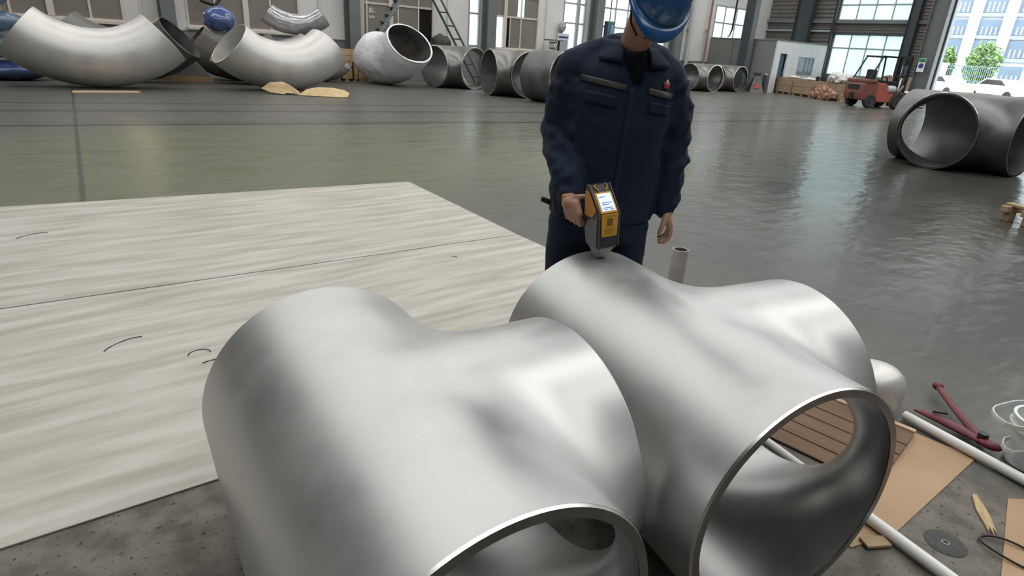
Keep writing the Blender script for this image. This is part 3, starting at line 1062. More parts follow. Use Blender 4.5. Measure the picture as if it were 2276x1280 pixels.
GR = 'white plastic rods on the floor'
rod = thing('plastic_rod', 'white plastic rod beside the red hand tool', 'rod', (0, 0, 0), 0, GR)
MB().lathe([(.0205, 0), (.0205, 1.3)], (2.944, .70, .0265), 24, (-.207, -.978, 0), True, True).build('tube_wall', 'pvc_white', rod, smooth=True)
rod = thing('plastic_rod', 'white plastic rod running under the open mouth of the second tee', 'rod', (0, 0, 0), 0, GR)
MB().lathe([(.021, 0), (.021, 1.5)], (2.235, 1.13, .027), 24, (-.226, -.974, 0), True, True).build('tube_wall', 'pvc_white', rod, smooth=True)

cp = thing('domed_fitting', 'grey domed steel pipe cap peeking out behind the second tee', 'pipe cap', (2.955, .862, .0))
MB().lathe([(.135, 0), (.135, .10), (.130, .135), (.115, .168), (.088, .192), (.045, .206), (.001, .211)], n=48).build('dome', 'steel_blasted', cp, smooth='all')

# red hinged tool
rt_ = thing('hand_tool', 'dark red two-armed hinged hand tool lying beside the white rod', 'tool', (3.02, .42, .012))
MB().tube([(0, 0, .015), (.06, .06, .022), (.17, .16, .03), (.31, .27, .035)], [.017, .021, .018, .016], 10, flat=.7).build('arm', 'tool_red', rt_, smooth=True)
MB().ell((.325, .282, .036), (.024, .024, .020)).build('arm_end', 'tool_red', rt_, smooth='all')
MB().tube([(-.01, .0, .012), (.0, .08, .022), (.01, .18, .024), (.015, .27, .016)], [.016, .030, .028, .010], 10, flat=.55).build('arm', 'tool_red', rt_, smooth=True)
MB().cyl((.0, .0, .0), (.0, .0, .05), .02, 14).build('pivot', 'black_metal', rt_, smooth=True)
MB().tube([(.012, .20, .045), (.05, .155, .045)], .006, 8).build('latch', 'black_metal', rt_, smooth=True)
MB().ell((-.02, -.035, .02), (.03, .045, .018)).build('jaw', 'tool_red', rt_, smooth='all')

# white bucket on its side of the frame
bk = thing('plastic_bucket', 'translucent white plastic tub at the edge, its strap handle lying out', 'bucket', (3.045, .245, 0))
MB().lathe([(.001, .0), (.088, .0), (.095, .005), (.113, .20), (.119, .205), (.119, .215), (.107, .215), (.09, .012), (.001, .012)], n=40).build('body', 'bucket_plastic', bk, smooth=True)
MB().lathe([(.108, .16), (.122, .162), (.122, .178), (.110, .18)], n=40).build('collar', 'bucket_plastic', bk, smooth=True)
def strap(pts, w, th, nm, par):
    b = MB()
    P = [Vector(p) for p in pts]
    rs = []
    for i, p in enumerate(P):
        t = (P[min(i + 1, len(P) - 1)] - P[max(i - 1, 0)]).normalized()
        s_ = t.cross(Vector((0, 0, 1)))
        s_ = s_.normalized() if s_.length > .1 else Vector((1, 0, 0))
        rs.append([p + s_ * th - Vector((0, 0, w)), p + s_ * th + Vector((0, 0, w)), p - s_ * th + Vector((0, 0, w)), p - s_ * th - Vector((0, 0, w))])
    b.rings(rs)
    return b.build(nm, 'bucket_plastic', par, smooth=True, bevel=.002)
strap([(x - 3.045, y - .245, z) for x, y, z in ((3.20, .322, .198), (3.163, .356, .203), (3.107, .384, .204), (3.045, .403, .203), (3.004, .417, .200), (2.972, .418, .198), (2.945, .407, .196), (2.911, .387, .198), (2.882, .352, .200), (2.880, .318, .202), (2.905, .285, .203), (2.936, .268, .203))], .011, .003, 'handle', bk)
strap([(x - 3.045, y - .245, z) for x, y, z in ((2.972, .33, .11), (2.945, .345, .108), (2.905, .338, .10), (2.885, .318, .095), (2.895, .295, .09), (2.935, .270, .09), (2.965, .262, .09))], .010, .003, 'lug', bk)

dc = thing('grinding_disc', 'dark grey abrasive cutting disc lying flat on the dirty concrete', 'disc', (2.222, .294, 0))
MB().lathe([(.062, .0), (.064, .0015), (.062, .003), (.012, .003), (.010, .002), (.010, .0), (.062, 0)], n=48).build('abrasive', 'disc_grey', dc, smooth=True)
MB().lathe([(.013, .003), (.013, .0042), (.008, .0042), (.008, .003)], n=24).build('bush', 'gun_nose', dc)
rg = [(2.355 + .055 * math.cos(a) - .012 * math.sin(a), .125 + .105 * math.sin(a), .013 + .003 * math.sin(3 * a)) for a in [2 * math.pi * k / 40 for k in range(40)]]
tag(MB().tube(rg, .004, 8, close=True).build('rubber_ring', 'black_rubber', smooth='all'), 'thin black ring lying over the cardboard piece', 'ring')
sp = thing('wood_splinter', 'torn pale wood splinter lying above the black ring', 'splinter', (2.50, .26, .002), R(210))
MB().poly([(-.115, -.008, 0), (-.10, -.012, 0), (-.02, -.020, 0), (.06, -.014, 0), (.105, -.011, 0), (.07, -.004, 0), (.12, .002, 0), (.07, .006, 0), (.10, .013, 0), (.0, .018, 0), (-.08, .012, 0), (-.12, .006, 0)], (0, 0, .008)).build('shard', 'splinter', sp, bevel=.002)
sp = thing('wood_block', 'small wood offcut under the rod beside the second tee', 'offcut', (1.99, .44, .006), R(150))
MB().bx(-.06, .03, -.025, .02, 0, .012).build('block', 'timber', sp, bevel=.002)

pv = thing('pipe_stub', 'short grey plastic pipe standing upright behind the second tee', 'pipe', (3.30, 2.28, 0))
MB().lathe([(.052, 0), (.052, .305), (.044, .305), (.044, .0)], n=32).build('tube_wall', 'pvc_grey', pv, smooth=True)
MB().lathe([(.0435, .302), (.0435, .02), (.001, .02)], n=32).build('bore', 'pvc_inside', pv, smooth=True)
wb = thing('timber_trestle', 'low wooden trestle at the frame edge on the shiny floor', 'trestle', (8.62, 1.52, 0), R(-28))
MB().bx(-.25, .9, -.14, -.05, .10, .17).build('beam', 'timber', wb, bevel=.008)
MB().bx(-.25, .9, .10, .19, .10, .17).build('beam', 'timber', wb, bevel=.008)
for x in (-.2, .6):
    MB().bx(x, x + .09, -.14, .19, .17, .20).build('crosspiece', 'timber', wb, bevel=.006)
    MB().bx(x, x + .09, -.14, -.05, 0, .10).build('leg', 'timber', wb, bevel=.006)
    MB().bx(x, x + .09, .10, .19, 0, .10).build('leg', 'timber', wb, bevel=.006)

# ------------------------------------------------------------------ things along the window wall
slab([(1.05, 16.55), (2.35, 16.62), (2.33, 16.95), (1.08, 16.9)], .02, 'cardboard_edge', 'cardboard_strip', 'thin pinkish cardboard strip on the floor before the large bare elbow', 'cardboard')

kp = thing('kraft_paper', 'crumpled yellow kraft paper on the floor before the second elbow', 'paper', (5.9, 16.3, 0), R(-33))


def fold(rows, name, th=.012):
    b = MB()
    n = len(rows[0])
    vs = [p for r in rows for p in r]
    fs = [(i * n + k, i * n + k + 1, (i + 1) * n + k + 1, (i + 1) * n + k) for i in range(len(rows) - 1) for k in range(n - 1)]
    b.add(vs, fs)
    o = b.build(name, 'kraft', kp)
    s = o.modifiers.new('thick', 'SOLIDIFY')
    s.thickness = th
    return o


fold([[(-.95, -.05, .12), (-.7, -.18, .05), (-.35, -.22, .02)], [(-.75, .0, .27), (-.55, -.08, .16), (-.3, -.15, .06)], [(-.45, .1, .30), (-.25, .0, .24), (-.12, -.12, .04)], [(-.2, .25, .12), (-.05, .1, .08), (.05, -.15, .015)]], 'crumpled_end')
fold([[(.0, -.2, .015), (.05, .05, .07), (.1, .28, .13)], [(.35, -.24, .02), (.38, .0, .12), (.4, .28, .20)], [(.75, -.22, .02), (.78, .05, .12), (.8, .3, .20)], [(1.05, -.2, .015), (1.08, .05, .09), (1.08, .28, .16)], [(1.22, -.12, .02), (1.22, .05, .06), (1.22, .22, .10)]], 'flat_end')

for k, (x, y, z, a, b, c, m_, lab) in enumerate(((0, 0, 1.92, .60, .48, .25, 'blue_bag', 'pale blue plastic sack, topmost of the pile at the frame edge'), (.05, .1, 1.345, .68, .48, .25, 'blue_bag', 'pale blue plastic sack second from the top, at the frame edge'), (.0, 0, .775, .72, .5, .25, 'blue_bag', 'blue-grey plastic sack lying just above the dark blue one'), (.2, .1, .22, .85, .55, .235, 'blue_film', 'dark blue plastic sack at the bottom of the pile, on the floor'))):
    me = MB().ell((0, 0, 0), (a, b, c), n=32, m=18).mesh('plastic_sack')
    crumple(me, .045, 3.0, k)
    if k == 3:
        for v in me.vertices:
            v.co.z = max(v.co.z, -.215)
    o = link('plastic_sack', me, m_, None, smooth='all')
    o.location = (-.12 + x, 19.9 + y, z)
    tag(o, lab, 'sack', 'plastic sacks piled by the large elbow')
me = MB().ell((0, 0, .30), (.44, .42, .34), n=40, m=20).mesh('wrapped_bundle')
crumple(me, .06, 3.0, 9)
bb = link('wrapped_bundle', me, 'blue_film', None, smooth='all')
bb.location = (5.15, 20.3, 1.42)
tag(bb, 'shiny blue plastic-wrapped bundle on top of the wrapped elbows', 'bundle')
sd = thing('steel_trestle', 'grey triangular steel support on a timber between two elbows', 'support', (4.05, 20.6, 0), R(-15))
MB().poly([(-.55, -.05, .12), (.75, -.05, .12), (.2, -.05, .78)], (0, .12, 0)).build('gusset', 'wall_grey', sd, bevel=.01)
MB().bx(-.7, .8, -.12, .12, 0, .12).build('timber', 'crate_ply', sd)


def crate(name, label, loc, rz, L, Wd, Hh, m, group, planks=3, battens=3, straps=False, base=.1):
    t = thing(name, label, 'crate', loc, rz, group)
    MB().bx(-L / 2 + .02, L / 2 - .02, -Wd / 2 + .02, Wd / 2 - .02, base, Hh - .02).build('core', m, t)
    ph = (Hh - base) / planks
    for s in (-1, 1):
        for k in range(planks):
            MB().bx(-L / 2, L / 2, s * (Wd / 2 - .02), s * Wd / 2, base + k * ph + .012, base + (k + 1) * ph - .012).build('plank', m, t)
            MB().bx(s * (L / 2 - .02), s * L / 2, -Wd / 2 + .03, Wd / 2 - .03, base + k * ph + .012, base + (k + 1) * ph - .012).build('plank', m, t)
        for k in range(battens):
            x = -L / 2 + .05 + (L - .1) * k / max(1, battens - 1)
            MB().bx(x - .045, x + .045, s * (Wd / 2), s * (Wd / 2 + .03), base, Hh).build('batten', m, t)
    MB().bx(-L / 2, L / 2, -Wd / 2, Wd / 2, Hh - .02, Hh + .01).build('lid', m, t)
    for x in (-L / 2 + .1, 0, L / 2 - .1):
        MB().bx(x - .06, x + .06, -Wd / 2, Wd / 2, 0, base).build('skid', m, t)
    if straps:
        for x in (-L * .28, L * .28):
            MB().bx(x - .02, x + .02, -Wd / 2 - .036, Wd / 2 + .036, base, Hh + .015).build('strap', 'strap_black', t)
        MB().bx(-L * .28, L * .28, -Wd / 2 - .036, -Wd / 2 - .031, Hh * .72, Hh * .72 + .04).build('strap', 'strap_black', t)
    return t


crate('plywood_crate', 'small plywood crate with black straps between the elbows and the white wrap', (9.62, 22.0, 0), R(0), .80, .5, .62, 'crate_ply', 'plywood crates by the wall', 2, 2, True, .06)
crate('plywood_crate', 'upper plywood box stacked on the black-strapped crate', (9.62, 22.0, .635), R(0), .6, .45, .42, 'crate_ply', 'plywood crates by the wall', 2, 2, False, .02)
crate('plywood_crate', 'low pallet-like plywood crate touching the white film wrap', (10.27, 21.98, 0), R(0), .42, .5, .4, 'crate_ply', 'plywood crates by the wall', 2, 2, False, .08)

ld = thing('leaning_ladder', 'dark metal ladder leaning on the white wall left of a column', 'ladder', (14.95, 22.15, 0))
a0, a1 = Vector((.75, 0, -.02)), Vector((-1.9, .5, 4.2))
for dx in (-.2, .2):
    MB().tube([a0 + Vector((dx, 0, .02)), a1 + Vector((dx, 0, 0))], .045, 8).build('rail', 'column_dark' if dx < 0 else 'cladding', ld)
for k in range(9):
    f = .06 + k * .112
    p = a0.lerp(a1, f)
    MB().tube([p + Vector((-.2, 0, 0)), p + Vector((.2, 0, 0))], .024, 8).build('rung', 'black_metal', ld)
sr = thing('steel_stair', 'grey inclined steel stair stringer in front of the lettered window', 'stair', (10.32, 21.72, 0))
for dy in (0, .24):
    MB().tube([(.42, dy, 0), (.42, dy, 1.35), (.55, dy, 1.60), (1.95, dy, 3.55)], .17, 4, flat=.35).build('stringer', 'column_paint', sr)
for k in range(9):
    p = Vector((.50, 0, 1.5)).lerp(Vector((1.95, 0, 3.5)), k / 8)
    MB().box(p + Vector((0, .12, .05)), (.30, .22, .04)).build('tread', 'column_dark', sr)

me = MB().ell((0, 0, .28), (.42, .35, .30), n=28, m=14).mesh('bundle')
crumple(me, .09, 5, 3)
o = link('net_bundle', me, 'dark_bush', None, smooth='all')
o.location = (13.95, 22.45, 1.19)
tag(o, 'dark rough heap of netting against the wall behind the first tee', 'netting')
wd = thing('steel_stand', 'grey steel stand against the wall under the dark netting', 'stand', (13.95, 22.45, 0))
MB().bx(-.6, .6, -.35, .35, 1.09, 1.14).build('top', 'wall_grey', wd)
for x in (-.55, .55):
    for y in (-.3, .3):
        MB().bx(x - .03, x + .03, y - .03, y + .03, 0, 1.09).build('leg', 'wall_grey', wd)

wlp = thing('wall_lamp', 'warm wall lamp high on the white pier left of the first column', 'lamp', (3.15, HY1 - .08, 2.45))
MB().bx(-.16, .16, .0, .07, -.05, .45).build('housing', 'frame_grey', wlp, bevel=.01)
MB().bx(-.13, .13, -.03, -.002, 0, .40).build('lens', mat('lamp_lens', (1.0, .78, .42), .4, emit=22), wlp)
mc = thing('pump_motor', 'small white and black motor on a stand by the wall, left of the worker', 'machine', (19.85, 22.25, 0))
MB().bx(-.28, .28, -.25, .25, 0, 1.28).build('cabinet', 'wall_grey', mc, bevel=.02)
MB().bx(-.22, .2, -.22, .22, 1.28, 1.42).build('foot', 'black_metal', mc)
MB().lathe([(.02, -.2), (.16, -.2), (.17, .12), (.10, .16), (.09, .2), (.01, .2)], (0, 0, 1.66), 24, (.35, -.94, 0), True, True).build('motor', 'white_paint', mc, smooth=True)
MB().lathe([(.07, .2), (.07, .23), (.01, .23)], (0, 0, 1.66), 20, (.35, -.94, 0), False, True).build('fan_cover', 'black_metal', mc, smooth=True)
MB().bx(-.34, .34, -.3, .3, 1.86, 1.91).build('top_plate', 'steel_dark', mc)
MB().bx(.14, .18, -.2, -.1, 1.42, 1.86).build('bracket', 'black_metal', mc)
nb = thing('notice_board', 'white and pale blue notice board with a dark blue header by the wall', 'board', (20.95, 22.86, 0))
MB().bx(-.34, .34, -.02, .02, 1.15, 2.22).build('panel', 'sign_white', nb)
MB().bx(-.30, .30, -.035, -.021, 2.02, 2.10).build('header', 'sign_blue', nb)
MB().bx(-.25, .25, -.03, -.021, 1.36, 1.95).build('sheet', 'facade_panel', nb)
MB().bx(-.3, -.26, -.02, .02, 0, 1.15).build('post', 'frame_grey', nb)
MB().bx(.26, .3, -.02, .02, 0, 1.15).build('post', 'frame_grey', nb)
wf_ = thing('wall_fan', 'round grey wall fan above the notice board', 'fan', (20.8, 22.8, 2.5))
MB().lathe([(.20, -.10), (.23, -.05), (.23, .04), (.19, .08), (.02, .08)], (0, 0, 0), 28, (.3, -.95, 0), True, True).build('guard', 'pvc_grey', wf_, smooth=True)
MB().lathe([(.09, .085), (.06, .11), (.001, .11)], (0, 0, 0), 20, (.3, -.95, 0)).build('hub', 'chrome', wf_, smooth=True)
MB().bx(-.04, .04, .05, .18, -.3, .05).build('bracket', 'pvc_grey', wf_)
tb = thing('control_box', 'teal blue control box on the wall behind the worker shoulder', 'box', (23.95, 22.8, 0))
MB().bx(-.26, .26, -.1, .15, 1.9, 2.95).build('case', 'machine_teal', tb, bevel=.02)
MB().bx(-.05, .20, -.115, -.102, 2.2, 2.8).build('panel', mat('panel_blue', (.08, .25, .36), .3), tb)
MB().cyl((0, .05, 2.95), (0, .05, 4.6), .025, 8).build('conduit', 'black_metal', tb)
for nm, lab, x, r_, m_ in (('drain_pipe', 'dull red pipe running up the white wall beside the office', 32.06, .06, 'pipe_red'), ('drain_pipe', 'pale grey downpipe on the wall right of the helmet', 30.4, .11, 'tank_grey')):
    t = thing(nm, lab, 'pipe', (x, 22.8, 0), 0, 'pipes on the window wall')
    MB().cyl((0, 0, 0), (0, 0, 6.5), r_, 14).build('tube_wall', m_, t, smooth=True)
    for z in (1.0, 3.0, 5.0):
        MB().bx(-r_ - .03, r_ + .03, 0, .16, z, z + .06).build('bracket', m_, t)
tag(MB().tube([(33.21 - .06 * 0, 22.0, 7.5), (33.2, 22.0, 4.7), (33.1, 21.95, 3.2), (33.02, 22.0, 2.85), (33.0, 22.1, 2.76)], [.05, .05, .055, .035, .03], 8).build('hanging_cable', 'black_rubber', smooth='all'), 'black cable hanging in front of the bright window above the office', 'cable')

tag(MB().tube([(4.75, 22.5, 6.5), (4.78, 22.5, 3.2), (4.95, 22.5, 2.55), (5.25, 22.5, 2.24), (5.6, 22.5, 2.15), (5.75, 22.5, 2.3), (5.78, 22.5, 3.0), (5.8, 22.5, 6.5)], .055, 8).build('hanging_hose', 'black_rubber', smooth='all'), 'black hose hanging in a loop before the window between the first two columns', 'hose')

# ------------------------------------------------------------------ by the office
sg = thing('warning_stand', 'folding warning stand with a red triangle beside the office wall', 'sign', (32.0, 19.15, 0), R(-40))
MB().poly([(-.38, -.25, 0), (.38, -.25, 0), (.12, 0, .95), (-.12, 0, .95)], (0, .03, 0)).build('board', 'steel_black', sg)
MB().poly([(-.38, .25, 0), (.38, .25, 0), (.12, .02, .95), (-.12, .02, .95)], (0, .03, 0)).build('board', 'steel_black', sg)
MB().poly([(-.16, -.21, .2), (.16, -.21, .2), (0, -.12, .52)], (0, -.02, 0)).build('triangle', 'warning_red', sg)
MB().bx(-.2, .2, -.1, .12, .9, 1.0).build('cap', 'column_dark', sg)
bo = thing('steel_post', 'short dark steel post with a bright cap beside the office', 'post', (32.45, 18.95, 0))
MB().bx(-.06, .06, -.06, .06, 0, .95).build('shaft', 'column_dark', bo)
MB().ell((.02, 0, .9), (.09, .09, .09)).build('cap', 'chrome', bo, smooth='all')

GW = 'wooden crates in a row before the office'
CR = R(62)
crate('timber_crate', 'timber crate at the office end of the crate row', (33.45, 18.0, 0), CR, 1.35, .7, .84, 'crate_wood', GW, 2, 3)
crate('timber_crate', 'timber crate in the middle of the row with white film on its lid', (32.75, 16.6, 0), CR, 1.55, .7, .80, 'crate_wood', GW, 2, 3)
crate('timber_crate', 'timber crate next to the forklift with torn red wrapping on it', (31.75, 14.75, 0), CR, 1.9, .7, .80, 'crate_wood', GW, 2, 3)


def heap(name, label, cat, loc, rad, m, seed, amp=.08, group=None, rz=0, z0=0.0):
    me = MB().ell((0, 0, rad[2] * .8), rad, n=64, m=34).mesh(name)
    crumple(me, amp * 1.3, 3.2, seed, z0)
    crumple(me, amp * .8, 8.5, seed + 1, z0)
    o = link(name, me, m, None, smooth='all')
    o.location = loc
    o.rotation_euler = (0, 0, rz)
    return tag(o, label, cat, group)


mat('film_bright', (.80, .78, .76), .35, 0, (.66, .62, .58), 4, 1.0, bump=.4, bscale=9)
GF = 'white film lying on the crates'
heap('plastic_film', 'white plastic film spread over the middle crate lid', 'film', (32.72, 16.6, .815), (.55, .30, .05), 'film_bright', 11, .05, GF, CR)
heap('plastic_film', 'bulky crumpled white film on the crate beside the forklift', 'film', (31.55, 14.5, .81), (.75, .40, .24), 'film_bright', 12, .12, GF, CR)
heap('plastic_film', 'small clump of film on the crate nearest the office', 'film', (33.3, 17.75, .85), (.4, .25, .05), 'film_bright', 13, .04, GF, CR)
heap('torn_wrapping', 'torn reddish brown wrapping hanging on the crate beside the forklift', 'wrapping', (31.18, 15.02, .0), (.85, .10, .36), 'debris_red', 14, .10, None, CR)
heap('torn_wrapping', 'pale crumpled paper in front of the crate beside the forklift', 'wrapping', (30.50, 13.62, .0), (.34, .10, .24), 'crate_wood', 15, .10, None, CR)
bx_ = thing('waste_bin', 'dark upright can standing on the crate with the white film', 'can', (32.15, 15.55, .82))
MB().lathe([(.11, 0), (.12, .34), (.11, .36), (.09, .36), (.09, .02), (.001, .02)], n=20, cap0=True).build('body', 'black_metal', bx_, smooth=True)
bx_ = thing('waste_bin', 'small black can on the crate nearest the sliding window', 'can', (32.35, 16.0, .815))
MB().lathe([(.09, 0), (.09, .2), (.07, .2), (.07, .02), (.001, .02)], n=20, cap0=True).build('body', 'black_metal', bx_, smooth=True)

# cardboard and scrap behind the forklift
cb = thing('leaning_cardboard', 'tall brown cardboard panel leaning on the end wall behind the forklift', 'cardboard', (37.25, 14.3, 0), 0, rot=(0, R(8), 0))
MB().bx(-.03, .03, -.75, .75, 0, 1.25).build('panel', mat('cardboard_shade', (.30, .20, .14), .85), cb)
MB().bx(-.045, -.03, -.03, .03, 0, 1.25).build('fold', 'cardboard_dark', cb)
heap('scrap_heap', 'pale sacks heaped behind the forklift front wheel', 'sacks', (36.3, 13.9, 0), (.5, .7, .30), 'film_bright', 21, .1)
heap('scrap_heap', 'white plastic scrap lying near the dark tee and the door post', 'scrap', (35.6, 12.6, 0), (.5, .6, .35), 'film_bright', 22, .12)
tag(MB().tube([(34.3, 13.1, .02), (34.75, 13.0, 1.2)], .05, 8).build('pale_plank', 'film_bright'), 'pale plank standing upright just in front of the forklift mast', 'plank')

sgn = thing('safety_sign', 'white safety sign with green top and dark blue disc on the door column', 'sign', (HX1 - .75, 13.4, 0))
MB().bx(-.02, .0, -.17, .17, 1.55, 2.22).build('plate', 'sign_white', sgn)
MB().bx(-.03, -.021, -.15, .15, 2.03, 2.20).build('header', 'sign_green', sgn)
MB().lathe([(.12, 0), (.12, .01), (.001, .01)], (-.021, 0, 1.85), 24, (-1, 0, 0)).build('disc', 'sign_blue', sgn)

# ------------------------------------------------------------------ forklift
fk = thing('forklift', 'dusty red forklift with black overhead guard, parked before the glazed end wall', 'forklift', (29.15, 11.75, 0), R(-27))
cw = MB()
pf = [(-1.15, .30), (-1.20, .55), (-1.18, .92), (-1.02, 1.06), (-.55, 1.10), (-.45, .95), (-.50, .30)]
cw.poly([(x, -.56, z) for x, z in pf], (0, 1.12, 0))
c_ = cw.build('counterweight', 'forklift_red', fk, bevel=.05, seg=3)
MB().bx(-1.215, -1.17, -.30, .30, .72, .90).build('vent_slot', 'black_metal', c_)
MB().bx(-1.215, -1.17, -.10, .14, .34, .58).build('tow_slot', 'black_metal', c_)
MB().bx(-1.13, -.60, -.60, .60, .98, 1.13).build('hood_rim', 'forklift_red', fk, bevel=.05, seg=3)
MB().poly([(x, -.53, z) for x, z in ((-.50, .25), (-.50, 1.02), (-.05, 1.0), (.05, .62), (.62, .60), (.62, .25))], (0, 1.06, 0)).build('chassis', 'forklift_orange', fk, bevel=.03)
for s in (-1, 1):
    MB().lathe([(.33, -.06), (.36, -.06), (.36, .06), (.33, .06)], (.62, s * .50, .36), 24, (0, 1, 0), close=True).build('mudguard', 'forklift_red', fk, smooth=True)
    for x, r_ in ((-.72, .27), (.62, .33)):
        w = MB().lathe([(r_ * .55, -.10), (r_ * .9, -.11), (r_, -.07), (r_, .07), (r_ * .9, .11), (r_ * .55, .10)], (x, s * .52, r_), 28, (0, 1, 0), True, True).build('wheel', 'tyre', fk, smooth=True)
        MB().lathe([(r_ * .5, .0), (r_ * .5, .03), (r_ * .3, .01), (.06, .01), (.06, .05), (.001, .05)], (x, s * .60, r_), 20, (0, s, 0)).build('hub', 'hub', w, smooth=True)
    MB().tube([(-.95, s * .48, 1.08), (-.52, s * .46, 2.02)], .032, 8).build('guard_post', 'black_metal', fk)
    MB().tube([(.52, s * .46, .65), (.40, s * .46, 2.05)], .035, 8).build('guard_post', 'black_metal', fk)
    MB().bx(-.55, .45, s * .46 - .03, s * .46 + .03, 2.0, 2.07).build('guard_rail', 'black_metal', fk)
    MB().bx(.92, 1.04, s * .30 - .05, s * .30 + .05, .08, 2.12).build('mast_rail', 'black_metal', fk)
    MB().bx(1.05, 1.12, s * .22 - .04, s * .22 + .04, .12, 2.02).build('mast_rail', 'steel_black', fk)
    MB().bx(1.22, 2.25, s * .25 - .06, s * .25 + .06, .06, .11).build('fork', 'black_metal', fk)
    MB().bx(1.18, 1.23, s * .25 - .06, s * .25 + .06, .06, .62).build('fork_shank', 'black_metal', fk)
    MB().tube([(1.0, s * .12, .2), (1.0, s * .12, 1.75)], .035, 8).build('lift_cylinder', 'chrome', fk)
    MB().tube([(.55, s * .40, .50), (.95, s * .32, .95)], .04, 8).build('tilt_cylinder', 'chrome', fk)
for k in range(6):
    x = -.5 + k * .18
    MB().bx(x - .02, x + .02, -.43, .43, 2.02, 2.06).build('guard_bar', 'black_metal', fk)
for z in (.5, 1.3, 2.06):
    MB().bx(.93, 1.03, -.25, .25, z - .05, z + .05).build('mast_crossbar', 'black_metal', fk)
for z in (.22, .60):
    MB().bx(1.13, 1.18, -.48, .48, z - .06, z + .06).build('carriage_bar', 'black_metal', fk)
se = MB().bx(-.50, -.02, -.25, .25, 1.02, 1.14).build('seat', 'seat_vinyl', fk, bevel=.04, seg=3)
MB().bx(-.56, -.44, -.25, .25, 1.10, 1.52).build('backrest', 'seat_vinyl', se, bevel=.05, seg=3)
MB().tube([(.48, 0, .6), (.30, 0, 1.25)], .03, 8).build('steering_column', 'black_metal', fk)
ax = Vector((-.28, 0, .96)).normalized()
MB().tube([Vector((.29, 0, 1.27)) + .17 * (math.cos(a) * Vector((0, 1, 0)) + math.sin(a) * ax.cross(Vector((0, 1, 0)))) for a in [2 * math.pi * k / 20 for k in range(20)]], .015, 6, close=True).build('steering_wheel', 'black_metal', fk)
MB().bx(.45, .58, -.45, .45, .60, 1.10).build('dashboard', 'black_metal', fk, bevel=.03)
MB().lathe([(.02, -.20), (.14, -.18), (.15, -.1), (.15, .1), (.14, .18), (.02, .20)], (.22, -.44, .78), 20, (1, 0, 0), True, True).build('tank', 'tank_grey', fk, smooth=True)

# ------------------------------------------------------------------ the worker (faces the camera; local x = his left, y = behind him)
PRZ = R(-39.45)
per = thing('person', 'worker in navy jacket and blue hard hat, bent over an analyzer held on a tee', 'person', (1.974, 1.769, 0), PRZ)


def loft(secs, n=36):
    """sections: (cx, cy, z, rx, ry, tilt)"""
    rs = []
    for s in secs:
        cx, cy, z, rx, ry = s[:5]
        tl = s[5] if len(s) > 5 else 0.0
        ring = []
        for k in range(n):
            a = 2 * math.pi * k / n
            c, q = math.cos(a), math.sin(a)
            e = .86
            ring.append((cx + rx * math.copysign(abs(c) ** e, c), cy + ry * math.copysign(abs(q) ** e, q), z + tl * q))
        rs.append(ring)
    return MB().rings(rs)


def limb(mb, pts, n=18):
    P = [Vector(p[:3]) for p in pts]
    rr = [p[3] for p in pts]
    # dense samples keep the taper smooth
    Q, q = [], []
    for i in range(len(P) - 1):
        for k in range(5):
            t = k / 5
            Q.append(P[i].lerp(P[i + 1], t))
            q.append(rr[i] + (rr[i + 1] - rr[i]) * t)
    Q.append(P[-1])
    q.append(rr[-1])
    mb.tube(Q, q, n)
    for p, r in zip(P, rr):
        mb.ell(p, (r, r, r), n=14, m=9)
    return mb


HC = Vector((.066, -.146, 1.676))
RH = Matrix.Rotation(R(16), 3, 'Y') @ Matrix.Rotation(R(8), 3, 'Z') @ Matrix.Rotation(R(46), 3, 'X')


def hd(x, y, z):
    return HC + RH @ Vector((x, y, z))


B = MB()
B.ell(hd(0, .008, .015), (.076, .095, .100), RH, 28, 18)
B.ell(hd(0, -.022, -.055), (.061, .066, .062), RH, 24, 14)
B.ell(hd(0, -.066, -.098), (.026, .022, .018), RH)
B.ell(hd(0, -.080, .028), (.056, .018, .013), RH)
for s in (-1, 1):
    B.ell(hd(s * .040, -.066, -.030), (.026, .022, .024), RH)
    B.ell(hd(s * .078, .012, -.012), (.010, .021, .031), RH @ Matrix.Rotation(R(18 * s), 3, 'Z'))
limb(B, [(*hd(0, -.090, .018), .010), (*hd(0, -.108, -.016), .013), (*hd(0, -.112, -.030), .014)])
for s in (-1, 1):
    B.ell(hd(s * .013, -.100, -.033), (.010, .011, .009), RH)
B.ell(hd(0, -.088, -.062), (.026, .012, .0065), RH)
B.ell(hd(0, -.086, -.074), (.023, .012, .008), RH)
limb(B, [(.010, .012, 1.40, .064), (.016, -.008, 1.48, .060), (*hd(0, .022, -.075), .060), (*hd(0, .01, -.03), .062)])
for r_ in ((-.03, 0, .95, .17, .11), (-.02, 0, 1.2, .17, .11), (-.01, 0, 1.36, .17, .10)):
    pass
tor = loft([(-.04, 0, .80, .15, .10), (-.03, 0, 1.0, .15, .10), (-.02, 0, 1.2, .165, .10), (-.01, 0, 1.34, .17, .09), (0, 0, 1.42, .12, .075)])
B.add(tor.v, tor.f)
limb(B, [(-.17, 0, 1.40, .05), (-.235, .03, 1.16, .043), (-.198, -.16, .985, .034), (-.192, -.205, .935, .030)])
limb(B, [(.155, 0, 1.38, .05), (.228, .03, 1.15, .043), (.238, -.02, .93, .034), (.238, -.03, .875, .030)])
limb(B, [(-.13, 0, .80, .085), (-.165, -.01, .48, .058), (-.165, .03, .10, .045), (-.165, -.03, .05, .04), (-.165, -.12, .035, .03)])
limb(B, [(.06, 0, .80, .085), (.09, -.01, .48, .058), (.10, .03, .10, .045), (.10, -.03, .05, .04), (.10, -.12, .035, .03)])
